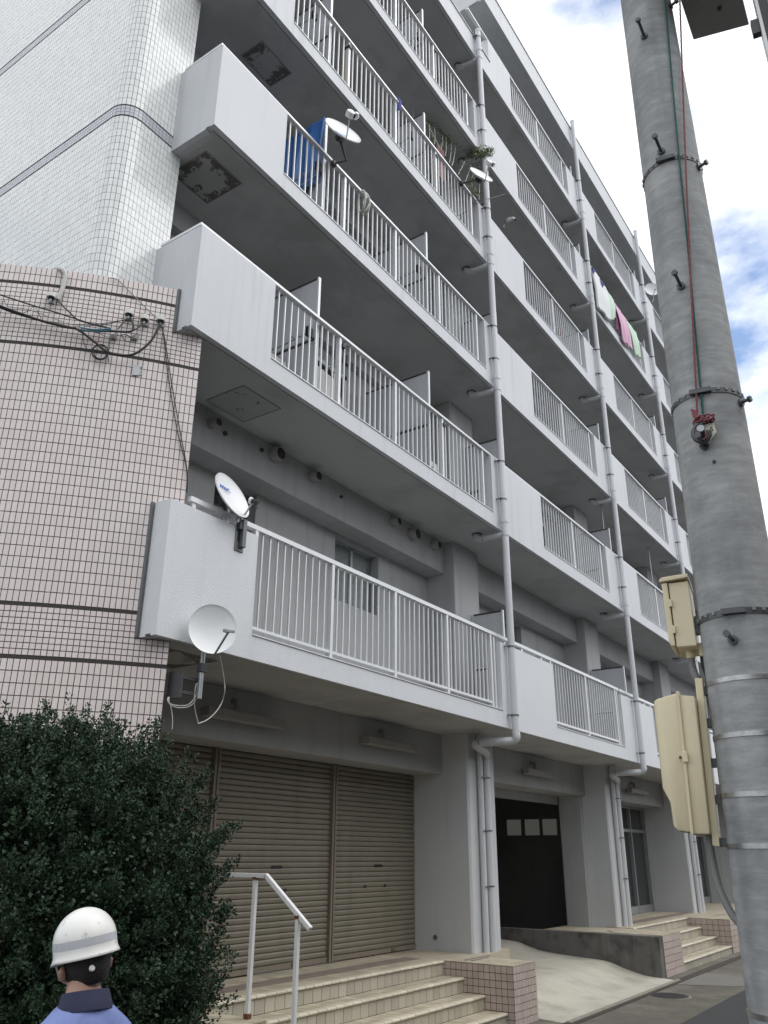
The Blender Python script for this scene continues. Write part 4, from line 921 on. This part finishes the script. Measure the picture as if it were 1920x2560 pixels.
tag(obj('planting_bed', [(-4, -1.75, GZ+.006), (.33, -1.75, GZ+.006), (.33, .3, GZ+.006), (-.9, .85, GZ+.006), (-4, 1.0, GZ+.006)], [(0, 1, 2, 3, 4)], 'dirt'), None, kind='structure')

# ================================================================== WORKER
WP = Vector((-2.498, -2.845, GZ)); WT = R(80-90)
WK = thing('person', WP, 'person in a white hard hat and blue work jacket standing with their back turned', 'person')
Rz = Matrix.Rotation(WT, 3, 'Z')
def wl_(p): return WP+Rz @ Vector(p)
def skin(name, pts, edges, radii, m, sub=2, root=0, par=None):
    me = bpy.data.meshes.new(name); o0 = WP+Vector((0, 0, 1.0)); me.from_pydata([tuple(wl_((p[0], p[1], p[2]*1.065))-o0) for p in pts], edges, []); me.materials.append(M(m))
    o = link(bpy.data.objects.new(name, me), par or WK, o0); bm = o.modifiers.new('skin', 'SKIN'); bm.use_smooth_shade = True
    for i, v in enumerate(me.skin_vertices[0].data): v.radius = radii[i] if isinstance(radii[i], tuple) else (radii[i], radii[i]); v.use_root = (i == root)
    s = o.modifiers.new('sub', 'SUBSURF'); s.levels = sub; s.render_levels = sub; return o
HZ = 1.60
bp = [(0, 0, .95), (0, -.01, 1.15), (0, -.01, 1.22), (0, -.005, 1.37), (.0, .015, 1.45), (.0, .045, 1.50), (0, .05, 1.555), (0, .045, 1.60),
      (.15, -.01, 1.24), (.225, .0, 1.10), (.24, .10, .93), (-.15, -.01, 1.24), (-.225, .0, 1.10), (-.24, .10, .93), (.10, 0, .90), (.11, .02, .50), (.11, 0, .09), (-.10, 0, .90), (-.11, .02, .50), (-.11, 0, .09)]
be = [(0, 1), (1, 2), (2, 3), (3, 4), (4, 5), (5, 6), (6, 7), (3, 8), (8, 9), (9, 10), (3, 11), (11, 12), (12, 13), (0, 14), (14, 15), (15, 16), (0, 17), (17, 18), (18, 19)]
brd = [(.14, .09), (.13, .085), (.14, .09), (.055, .05), .050, .066, .080, .066, .05, .04, .032, .05, .04, .032, .085, .058, .042, .085, .058, .042]
skin('body', bp, be, brd, 'skin')
mbj = MB(); Vj = []; nj = 36; Fj = []
lj = [(.86, .21, .15), (.95, .205, .145), (1.10, .20, .14), (1.22, .215, .145), (1.30, .225, .14), (1.345, .22, .13), (1.385, .202, .12), (1.42, .168, .108), (1.455, .125, .096), (1.485, .088, .085)]
for (z, rx, ry) in lj:
    for i in range(nj): a = 2*math.pi*i/nj; cx_ = math.copysign(abs(math.cos(a))**.85, math.cos(a)); Vj.append(wl_((rx*cx_, -.01+ry*math.sin(a), z)))
Fj = [(j*nj+i, j*nj+(i+1) % nj, (j+1)*nj+(i+1) % nj, (j+1)*nj+i) for j in range(len(lj)-1) for i in range(nj)]+[tuple(range(nj))[::-1], tuple(range((len(lj)-1)*nj, len(lj)*nj))]
mbj.add(Vj, Fj)
for s in (-1, 1): mbj.tube([wl_(p) for p in ((s*.10, -.01, 1.33), (s*.175, -.01, 1.295), (s*.215, -.01, 1.24), (s*.24, 0, 1.16), (s*.252, .03, 1.07), (s*.256, .07, 1.0))], [.075, .08, .076, .068, .06, .055], 20)
jk = mbj.build('jacket', 'jacket', WK, True); rm = jk.modifiers.new('fuse', 'REMESH'); rm.mode = 'VOXEL'; rm.voxel_size = .011; rm.use_smooth_shade = True; sm_ = jk.modifiers.new('smooth', 'SMOOTH'); sm_.factor = .6; sm_.iterations = 12
dsp = jk.modifiers.new('creases', 'DISPLACE'); tx = bpy.data.textures.new('creases', 'CLOUDS'); tx.noise_scale = .09; dsp.texture = tx; dsp.strength = .018; dsp.mid_level = .5
skin('trousers', [(0, 0, .97), (.10, 0, .88), (.115, .02, .50), (.115, .0, .10), (-.10, 0, .88), (-.115, .02, .50), (-.115, .0, .10)], [(0, 1), (1, 2), (2, 3), (0, 4), (4, 5), (5, 6)], [(.16, .12), .11, .082, .075, .11, .082, .075], 'trousers')
for s in (-1, 1): skin('shoe', [(s*.115, -.05, .05), (s*.118, .06, .045), (s*.122, .17, .035)], [(0, 1), (1, 2)], [.05, .048, .036], 'shoe')
for s in (-1, 1):   # hands
    w = Vector((s*.245, .105, .92)); pts = [tuple(w), (w.x, w.y+.025, w.z-.05), (w.x, w.y+.035, w.z-.085)]; ed = [(0, 1), (1, 2)]; rad = [.026, (.022, .034), (.018, .032)]
    for f_, (oy, ln) in enumerate(((.032, .070), (.011, .080), (-.010, .074), (-.030, .058))):
        i = len(pts); pts += [(w.x-.002*s, w.y+.035+oy, w.z-.10), (w.x-.010*s, w.y+.045+oy, w.z-.10-ln*.55), (w.x-.028*s, w.y+.040+oy, w.z-.10-ln)]; ed += [(2, i), (i, i+1), (i+1, i+2)]; rad += [.009, .0085, .0075]
    i = len(pts); pts += [(w.x-.012*s, w.y+.055, w.z-.035), (w.x-.022*s, w.y+.075, w.z-.065), (w.x-.030*s, w.y+.078, w.z-.09)]; ed += [(1, i), (i, i+1), (i+1, i+2)]; rad += [.012, .010, .0085]
    skin('hand', pts, ed, rad, 'skin', 1)
MB().tube([wl_((0, -.012+i*.003, 1.462+i*.0155)) for i in range(5)], [.094, .093, .088, .084, .079], 30).build('collar', 'collar', WK, True)
# head details, hair and helmet in a tilted head frame
HC = Vector((0, .045, 1.668)); tilt = Euler((R(-7), R(-9), 0)).to_matrix()
def hd(p): return wl_(HC+tilt @ Vector(p))
def dome(name, rx, ryf, ryb, rz, ph1, m, par, z0=0.0, th=0.0, flare=None, ph0=0.0):
    V = []; F = []; na, npn = 40, 18; rings = []
    for j in range(npn+1):
        ph = ph0+(ph1-ph0)*j/npn; rings.append((math.sin(min(ph, math.pi/2)) if ph < math.pi/2 else math.sin(ph)**.5, math.cos(ph)))
    for (sr, cz) in rings:
        for i in range(na):
            a = 2*math.pi*i/na; ry = ryf if math.sin(a) > 0 else ryb; V.append((rx*max(sr, .002)*math.cos(a), ry*max(sr, .002)*math.sin(a), z0+rz*cz))
    if flare:
        for (k, dz, fr) in flare:
            for i in range(na):
                a = 2*math.pi*i/na; ry = ryf if math.sin(a) > 0 else ryb; s_ = max(0, math.sin(a)); V.append(((rx*k)*math.cos(a), (ry*k+fr*s_**1.5)*math.sin(a), z0+rz*math.cos(ph1)+dz-.018*s_))
        npn += len(flare)
    for j in range(npn): F += [(j*na+i, j*na+(i+1) % na, (j+1)*na+(i+1) % na, (j+1)*na+i) for i in range(na)]
    o = obj(name, [hd(v) for v in V], F, m, par, True)
    if th: s = o.modifiers.new('solid', 'SOLIDIFY'); s.thickness = th; s.offset = -1
    return o
dome('hair', .083, .030, .100, .13, 2.55, 'hair', WK, -.02)
hm = dome('helmet', .105, .120, .114, .108, 1.60, 'helmet', WK, .012, .003, [(1.0, -.018, 0), (1.012, -.030, .003), (1.05, -.042, .018), (1.08, -.050, .03)])
V = []; F = []; na = 60
for i in range(na):
    a = 2*math.pi*i/na; ry = .120 if math.sin(a) > 0 else .114
    for (k, z) in ((1.032, -.002), (1.032, .024)):
        s_ = math.sqrt(max(0, 1-(max(z-.012, 0)/.108)**2)); V.append((.105*k*s_*math.cos(a), ry*k*s_*math.sin(a), z))
for i in range(na): j = (i+1) % na; F.append((2*i, 2*j, 2*j+1, 2*i+1))
so_ = obj('grey_stripe', [hd(v) for v in V], F, 'stripe', hm, True)
for s in (-1, 1):
    mbx = MB(); n = 10; mbx.tube([hd((s*.080, .014, -.100)), hd((s*.088, .008, -.088)), hd((s*.090, .004, -.070)), hd((s*.084, .006, -.055))], [.006, .012, .014, .007], 8); mbx.build('ear', 'skin', WK, True)
    MB().tube([hd((s*.03, .074, -.050)), hd((s*.03, .084, -.050))], [.011, .006], 8).build('eye', 'porcelain', WK, True)
    MB().tube([hd((s*.100, .03, -.035)), hd((s*.078, .05, -.095)), hd((0, .06, -.150))], .004, 5).build('chin_strap', 'cable_white', WK, True)
MB().tube([hd((0, .080, -.048)), hd((0, .104, -.080)), hd((0, .088, -.088))], [.008, .013, .008], 8).build('nose', 'skin', WK, True)
MB().obox(hd((0, .083, -.108)), Rz @ Vector((.022, 0, 0)), Rz @ Vector((0, .006, 0)), up*.004).build('mouth', 'pot_red', WK)
MB().tube([hd((-.030, -.098, -.075)), hd((-.030, -.106, -.075))], [.011, .008], 10).build('strap_button', 'porcelain', WK, True)

# ================================================================== THINGS ON THE BALCONIES
def cloth(name, corners, m, label, cat, th=.02, fold=.02, nf=4, n=22, seed=0, group=None, mats=None):
    a, b, c, d_ = map(Vector, corners); V = []; F = []; rr = random.Random(seed); ph = [rr.uniform(0, 6) for _ in range(4)]; nrm = (b-a).cross(d_-a).normalized()
    if nrm.y > 0: nrm = -nrm
    for j in range(n+1):
        v = j/n
        for i in range(n+1):
            u = i/n; p = a.lerp(b, u).lerp(d_.lerp(c, u), v); w = fold*(.25+v)*(math.sin(nf*6.28*u+ph[0]+v*1.2)+.5*math.sin(nf*2.3*6.28*u+ph[1]))*.6
            p = p+nrm*(w+.03*math.sin(3.14*v)**2)+Vector((0, 0, .02*math.sin(u*9+ph[2])*v)); V.append(p)
    F = [(j*(n+1)+i, j*(n+1)+i+1, (j+1)*(n+1)+i+1, (j+1)*(n+1)+i) for j in range(n) for i in range(n)]
    o = obj(name, V, F, m, None, True); s = o.modifiers.new('solid', 'SOLIDIFY'); s.thickness = th; s.offset = 0
    return tag(o, label, cat, group)
lc = lambda x, y, Y=-.07: at(*cr(1460, 600, x, y, 220/1622), 'Y', Y)
cloth('futon', [lc(120, 478, -.05), lc(395, 900, -.05), lc(485, 1500), lc(255, 1240)], 'cloth_white', 'white quilted futon airing on the balcony rail by the drainpipe', 'futon', .05, .012, 2, seed=1)
cloth('blanket', [lc(385, 890, -.04), lc(540, 1110, -.04), lc(565, 1440), lc(490, 1490)], 'cloth_green', 'pale green blanket between the white futon and the pink sheet', 'blanket', .03, .03, 2, seed=2)
cloth('bed_sheet', [lc(548, 1140, -.06), lc(745, 1430, -.06), lc(880, 2020, -.09), lc(720, 1850, -.09)], 'cloth_pink', 'pink bed sheet hanging over the balcony rail', 'bed sheet', .02, .035, 2, seed=3)
cloth('blanket', [lc(750, 1440, -.05), lc(955, 1720, -.05), lc(1035, 2180, -.08), lc(930, 2090, -.08)], 'cloth_green', 'pale green blanket hanging beside the pink sheet away from the pipe', 'blanket', .03, .03, 2, seed=4)
cloth('dark_cloth', [lc(540, 1150, -.03), lc(600, 1240, -.03), lc(690, 1780, -.04), lc(600, 1640, -.04)], 'cloth_maroon', 'narrow dark cloth showing behind the pink sheet', 'cloth', .01, .02, 1, seed=5)
for (x0, y0, x1, y1, lab) in ((128, 470, 200, 590, 'upper navy corner folded over the white futon'), (290, 705, 360, 850, 'lower navy corner folded over the white futon')):
    cloth('navy_cover', [lc(x0, y0, -.085), lc(x1, y1-30, -.085), lc(x1-20, y1+20, -.11), lc(x0+40, y0+115, -.11)], 'cloth_navy', lab, 'cover', .01, .006, 1, 8, seed=6)
# blue tarpaulin over the partition
cloth('tarpaulin', [(2.075, .10, 11.42), (2.075, 1.30, 11.42), (2.06, 1.32, 9.75), (2.06, .13, 10.28)], 'tarp', 'blue tarpaulin draped over the balcony partition behind the dish', 'tarpaulin', .006, .05, 5, 30, seed=8)
t = thing('tarpaulin_rope', (2.03, .6, 10.4), 'thin white string tied round the blue tarpaulin', 'string'); MB().tube(spline([(2.02, .1, 10.35), (2.0, .5, 10.25), (2.0, .9, 10.2), (2.02, 1.2, 10.3)], 5), .004, 5).build('string', 'cable_white', t)
# coiled hose on the rail
t = thing('garden_hose', (2.87, .03, 10.3), 'pale grey garden hose coiled over the balcony rail near the tarpaulin', 'hose'); hp = []
for i in range(64): a = i*.295; hp.append((2.92+.05*math.sin(i*.2)+i*.0012, .05-.085*math.cos(a)*1.0, 10.50+.19*math.sin(a)))
MB().tube(hp, .016, 8).build('hose_coil', 'hose', t, True)
# air conditioner, board, wooden stakes on the third storey balcony
def ac(x, y, f, lab):
    t = thing('air_conditioner', (x, y, f), lab, 'air conditioner'); bd = MB().box(x-.38, x+.38, y-.13, y+.13, f+.06, f+.62).build('casing', 'ac_white', t, bev=.02)
    MB().tube([(x-.1, y-.131, f+.34), (x-.1, y-.137, f+.34)], .2, 28).build('fan_grille', 'grey_plastic', bd); MB().tube([(x-.1, y-.138, f+.34), (x-.1, y-.141, f+.34)], .06, 20).build('fan_hub', 'ac_white', bd)
    for s in (-.28, .28): MB().box(x+s-.03, x+s+.03, y-.15, y+.15, f, f+.059).build('foot', 'dark_metal', t)
ac(1.62, .62, 6.75, 'white air conditioner unit behind the third storey railing by the corner parapet'); ac(5.45, .55, 6.75, 'white slatted air conditioner unit behind the third storey railing beyond the second partition')
t = thing('plywood_board', (2.75, .35, 6.75), 'pale weathered board standing behind the third storey railing', 'board'); MB().add([(2.36, .28, 6.752), (2.98, .28, 6.752), (2.98, .30, 6.752), (2.36, .30, 6.752), (2.36, .42, 7.60), (2.98, .42, 7.55), (2.98, .44, 7.55), (2.36, .44, 7.60)], BOXF).build('sheet', 'board', t)
for x in (2.45, 2.9): MB().tube([(x, .43, 7.56), (x, .43, 7.66)], .015, 8).build('peg', 'porcelain', t)
for (x, k, lab) in ((2.58, 3, 'wooden stake tied to the third storey railing beside the pale board'), (5.17, 3, 'wooden stake tied to the third storey railing beyond the second partition'), (2.52, 5, 'wooden stake tied to the fifth storey railing'), (5.15, 5, 'wooden stake tied to the fifth storey railing among the plants'), (5.2, 6, 'wooden stake tied to the sixth storey railing')):
    f = FZ(k); t = thing('wooden_stake', (x, .13, f), lab, 'stake'); MB().box(x-.018, x+.018, .105, .14, f+.075, f+1.04).build('stake', 'wood', t, bev=.003); MB().box(x-.03, x+.03, .02, .148, f+1.0, f+1.05).build('binding', 'black', t)
# folding laundry arms
def arm(x, k, lab):
    f = FZ(k); t = thing('laundry_arm', (x, .12, f+.9), lab, 'laundry arm'); MB().box(x-.05, x+.05, .100, .15, f+.86, f+1.0).build('clamp', 'black', t, bev=.01)
    MB().tube(spline([(x, .15, f+.93), (x-.02, .35, f+.90), (x-.04, .62, f+.86), (x-.045, .72, f+.88), (x-.045, .74, f+.95)], 4), .011, 6).build('arm', 'galv', t, True); MB().tube(spline([(x, .35, f+.90), (x, .40, f+.97), (x, .46, f+.95)], 3), .009, 6).build('hook', 'galv', t, True)
for (x, k, lab) in ((1.98, 3, 'folded laundry arm clamped to the third storey railing before the air conditioner'), (2.75, 3, 'folded laundry arm clamped to the third storey railing above the pale board'), (2.0, 4, 'folded laundry arm clamped to the fourth storey railing before the tarpaulin'), (2.62, 4, 'folded laundry arm clamped to the fourth storey railing beside the hose'), (4.62, 4, 'folded laundry arm clamped to the fourth storey railing by the second partition'), (5.25, 4, 'folded laundry arm clamped to the fourth storey railing past the second partition'), (1.75, 5, 'folded laundry arm clamped to the fifth storey railing by the parapet'), (4.45, 5, 'folded laundry arm clamped to the fifth storey railing by the partition'), (4.7, 6, 'folded laundry arm clamped to the sixth storey railing by the partition')): arm(x, k, lab)
# clutter: dark bundles, pots
def pot(x, y, k, lab, m='pot_red', h=.22, leaves=0, r=.12, lm='leaf_light', z=None):
    f = FZ(k) if z is None else z; t = thing('potted_plant' if leaves else 'bucket', (x, y, f), lab, 'plant' if leaves else 'bucket'); MB().tube([(x, y, f+.002), (x, y, f+h), (x, y, f+h+.02)], [r*.75, r, r*1.06], 16).build('pot', m, t, True)
    if leaves:
        Vv = []
        for i in range(leaves):
            a = nprng.uniform(0, 6.28); e = nprng.uniform(.1, 1.3); dd = np.array([math.cos(a)*math.cos(e), math.sin(a)*math.cos(e)*.7, math.sin(e)]); b0 = np.array([x, y, f+h])+dd*nprng.uniform(.03, .28); wv = np.cross(dd, nprng.normal(size=3)); wv /= np.linalg.norm(wv); ln = nprng.uniform(.05, .11)
            Vv += [b0, b0+dd*ln*.5+wv*.013, b0+dd*ln, b0+dd*ln*.5-wv*.013]
        quadmesh('foliage', np.array(Vv), lm, t, (x, y, f+h)); MB().tube([(x, y, f+h), (x, y, f+h+.2)], .006, 5).build('stem', 'bark', t)
pot(15.9, .24, 4, 'green potted plant on the fourth storey balcony beyond the second drainpipe', 'pot_red', .18, 260, .1); pot(16.3, .28, 4, 'smaller green potted plant beside the larger one on the fourth storey', 'pot_red', .15, 160, .1)
pot(11.2, .25, 5, 'green plant tied at the rail end on the fifth storey of the middle bay', 'pot_red', .14, 60, .08, z=FZ(5)+.75)
pot(5.0, .5, 5, 'white bucket on the fifth storey balcony among the climbing plants', 'ac_white', .32); pot(5.5, .3, 5, 'leafy potted plant at the foot of the climbing plants', 'pot_red', .22, 200, .12); pot(6.2, .3, 5, 'small dark potted plant at the pipe end of the fifth storey balcony', 'clutter', .22, 160, .12)
pot(6.0, .35, 4, 'dark bucket at the pipe end of the fourth storey balcony', 'clutter', .3)
def bundle(x, y, k, lab, sx=.3, sz=.3, m='clutter', seed=0):
    f = FZ(k); rr = random.Random(seed); t = thing('storage_bundle', (x, y, f), lab, 'bundle')
    MB().box(x-sx/2, x+sx/2, y-.12, y+.12, f+.002, f+sz*.55).build('crate', m, t, bev=.02)
    for i in range(5): a = rr.uniform(-.12, .12); MB().tube([(x+a, y+rr.uniform(-.08, .08), f+sz*.5), (x+a+rr.uniform(-.1, .1), y+rr.uniform(-.1, .1), f+sz*rr.uniform(.8, 1.2))], .014, 6).build('stick', rr.choice(['clutter', 'pot_red', 'black', 'grey_plastic']), t)
bundle(2.42, .45, 4, 'dark bundle with red sticks on the fourth storey balcony below the dish', .34, .42, seed=1); bundle(3.95, .4, 4, 'dark folded cart behind the fourth storey railing', .4, .4, seed=2); bundle(5.35, .4, 4, 'dark tools behind the fourth storey railing past the second partition', .35, .3, seed=3); bundle(6.15, .55, 6, 'dark bundle at the pipe end of the sixth storey balcony', .35, .5, seed=4); bundle(9.2, .4, 5, 'dark clutter behind the middle bay railing on the fifth storey', .7, .7, seed=5); bundle(9.9, .4, 5, 'darker clutter beyond it on the fifth storey of the middle bay', .6, .6, 'black', seed=6); bundle(5.0, .6, 3, 'pale storage behind the third storey railing by the second partition', .3, .5, 'ac_white', seed=7)
q = at(*q3c(440, 690), 'Y', .4); t = thing('hanging_cloth', (q.x, .4, q.z-.3), 'dusky pink cloth hung among the climbing plants on the fifth storey', 'cloth'); MB().box(q.x-.16, q.x+.12, .40, .42, q.z-.7, q.z+.12).build('cloth', 'pot_red', t, bev=.01)
# blue cloth on the fifth storey rail
q = at(*cr(900, 0, 240, 665), 'Y', .05); t = thing('blue_cloth', (q.x, .05, q.z-.2), 'small blue cloth knotted on the fifth storey rail', 'cloth'); MB().tube(spline([(q.x-.03, .0, q.z-.22), (q.x-.01, -.02, q.z-.05), (q.x, .05, q.z+.13), (q.x+.03, .12, q.z-.02), (q.x+.05, .11, q.z-.2)], 5), [.018+.010*math.sin(i*.5) for i in range(21)], 8).build('cloth', 'cloth_navy', t, True)
# climbing plant on strings (fifth storey)
CL = thing('climbing_plant', (5.9, .3, FZ(5)), 'sparse climbing plant on strings above the fifth storey railing by the drainpipe', 'climbing plant')
tp = [at(*q3c(x, y), 'Y', Y) for x, y, Y in ((170, 150, .45), (250, 200, .42), (500, 410, .38), (620, 490, .35), (760, 580, .30), (900, 660, .2), (1020, 690, .05), (1120, 700, -.08), (1220, 700, -.16), (1320, 680, -.2))]
MB().tube(spline(tp, 5), .006, 6).build('top_stem', 'bark', CL, True)
strs = [((230, 200), (225, 520)), ((320, 290), (320, 560)), ((460, 420), (430, 660)), ((520, 440), (510, 760)), ((610, 520), (580, 880)), ((685, 560), (625, 930)), ((905, 700), (730, 1080)), ((990, 780), (845, 1220)), ((1030, 900), (960, 1150)), ((1095, 900), (1090, 1500)), ((170, 160), (420, 640))]
Vv = []
def leafq(p, s):
    dd = nprng.normal(size=3); dd /= np.linalg.norm(dd); wv = np.cross(dd, nprng.normal(size=3)); wv /= np.linalg.norm(wv); p = np.array(p)+nprng.normal(size=3)*.015; return [p, p+dd*s*.5+wv*s*.22, p+dd*s, p+dd*s*.5-wv*s*.22]
for (a, b) in strs:
    A_, B_ = at(*q3c(*a), 'Y', .3), at(*q3c(*b), 'Y', .12); MB().tube(spline([A_, A_.lerp(B_, .5)+Vector((.02, 0, .01)), B_], 4), .006, 5).build('string', 'cable_white', CL)
    for i in range(22): Vv += leafq(A_.lerp(B_, rnd.random()), .045)
for i in range(len(tp)-1):
    for j in range(110 if i > 1 else 30): p = tp[i].lerp(tp[i+1], rnd.random()); Vv += leafq((p.x+rnd.gauss(0, .04), p.y+rnd.gauss(0, .04), p.z+rnd.gauss(0, .05)), rnd.uniform(.04, .08))
for i in range(320): p = at(*q3c(rnd.uniform(900, 1140), rnd.uniform(740, 1450)), 'Y', rnd.uniform(.1, .3)); Vv += leafq(p, .05)
quadmesh('leaves', np.array(Vv), 'leaf_light', CL, tuple(tp[5]))
cable(None, .005, 'cable_black', 'black cable slung from the fifth storey dish across the drainpipe', world_pts=[at(*q3c(940, 1380), 'Y', .0), at(*q3c(1050, 1530), 'Y', -.06), at(*q3c(1250, 1500), 'Y', -.17), at(*q3c(1560, 1410), 'Y', -.01)])
# ladder-like rod and hangers above the fourth storey partition
q = at(*cr(900, 0, 355, 720), 'Y', .5); t = thing('drying_rod', (q.x, .5, q.z-.6), 'thin drying rod leaning above the fifth storey partition', 'rod'); MB().tube([(q.x-.1, .5, q.z+.1), (q.x+.12, .55, q.z-.9)], .012, 8).build('rod', 'galv', t, True)
for (u, v, lab) in ((*cr(1280, 1100, 590, 535), 'steel drying post under the soffit in the middle bay of the third storey'), (*cr(1280, 1100, 900, 830), 'steel drying post under the soffit in the far bay of the third storey')):
    q = at(u, v, 'Y', .35); t = thing('drying_post', (q.x, .35, FZ(3)), lab, 'post'); MB().tube([(q.x, .35, FZ(3)+.002), (q.x, .35, FZ(4)-.18)], .014, 8).build('post', 'galv', t, True); MB().tube([(q.x, .35, FZ(4)-.19), (q.x, .35, FZ(4)-.172)], .05, 14).build('ceiling_foot', 'galv', t)
# ================================================================== BIRD in flight
bc = lambda x, y, Y=-.55: at(*cr(1200, 500, x, y, 200/1659), 'Y', Y)
BD = thing('bird', bc(600, 440), 'dark bird with pale wing feathers flying past the balconies', 'bird')
b0, b1, b2, b3 = bc(480, 545), bc(545, 455), bc(610, 405), bc(665, 400)
MB().tube(spline([b0.lerp(b1, .55), b1, b2, b3, bc(700, 385)], 5), [.012, .018, .026, .034, .040, .046, .05, .05, .05, .048, .046, .044, .042, .04, .038, .034, .028, .022, .016, .010, .004], 10).build('body', 'bird_dark', BD, True)
MB().add([b0+Vector((-.02, 0, -.02)), b0+Vector((.03, 0, -.03)), b1+Vector((.02, 0, 0)), b1+Vector((-.02, 0, .02)), b0+Vector((-.02, .012, -.02)), b0+Vector((.03, .012, -.03)), b1+Vector((.02, .012, 0)), b1+Vector((-.02, .012, .02))], BOXF).build('tail', 'bird_dark', BD)
MB().tube([b1+Vector((0, -.02, .01)), b1+Vector((.015, -.03, .02))], [.018, .012], 8).build('rump_patch', 'bird_white', BD, True)
hd_ = bc(706, 392); MB().tube([hd_, hd_+Vector((.03, -.01, -.005)), hd_+Vector((.055, -.02, -.01))], [.022, .02, .004], 8).build('head', 'bird_dark', BD, True)
for i in range(3):
    a_ = bc(668+i*2, 352+i*10, -.57); e_ = bc(735-i*7, 368+i*10, -.60); n_ = Vector((0, .004, 0)); w_ = Vector((.003, 0, -.008)); MB().add([a_-w_, a_+w_, e_+w_*.5, e_-w_*.5, a_-w_+n_, a_+w_+n_, e_+w_*.5+n_, e_-w_*.5+n_], BOXF).build('wing_feather', 'bird_white', BD)
w0, w1, w2 = bc(620, 345), bc(690, 360), bc(690, 430); MB().add([w0, w1, w2, bc(610, 400), w0+Vector((0, .012, 0)), w1+Vector((0, .012, 0)), w2+Vector((0, .012, 0)), bc(610, 400)+Vector((0, .012, 0))], BOXF).build('wing_cover', 'bird_dark', BD)

# ------------------------------------------------------------------ groups of repeated things
GROUPS = {'satellite_dish': 'satellite dishes on the balconies', 'insulator': 'porcelain insulators on the pink wall', 'cable': 'cables and wires fixed to the buildings', 'cable_clamp': 'cable clamps on the pink wall', 'laundry_arm': 'laundry arms on the railings', 'wooden_stake': 'wooden stakes tied to the railings', 'strip_lamp': 'lamp boxes under the lowest balcony', 'blocker': 'unseen houses added to shade the street front', 'storage_bundle': 'things stored on the balconies', 'potted_plant': 'potted plants on the balconies', 'bucket': 'buckets on the balconies', 'blanket': 'bedding airing on the balcony rail', 'navy_cover': 'navy corners on the futon', 'air_conditioner': 'air conditioner units on the third storey', 'drying_post': 'drying posts on the third storey', 'rope': 'ropes on the concrete pole', 'entrance_steps': 'tiled steps along the street front'}
for o in COL.objects:
    n = o.name.split('.')[0]
    if o.parent is None and n in GROUPS and 'label' in o: o['group'] = GROUPS[n]
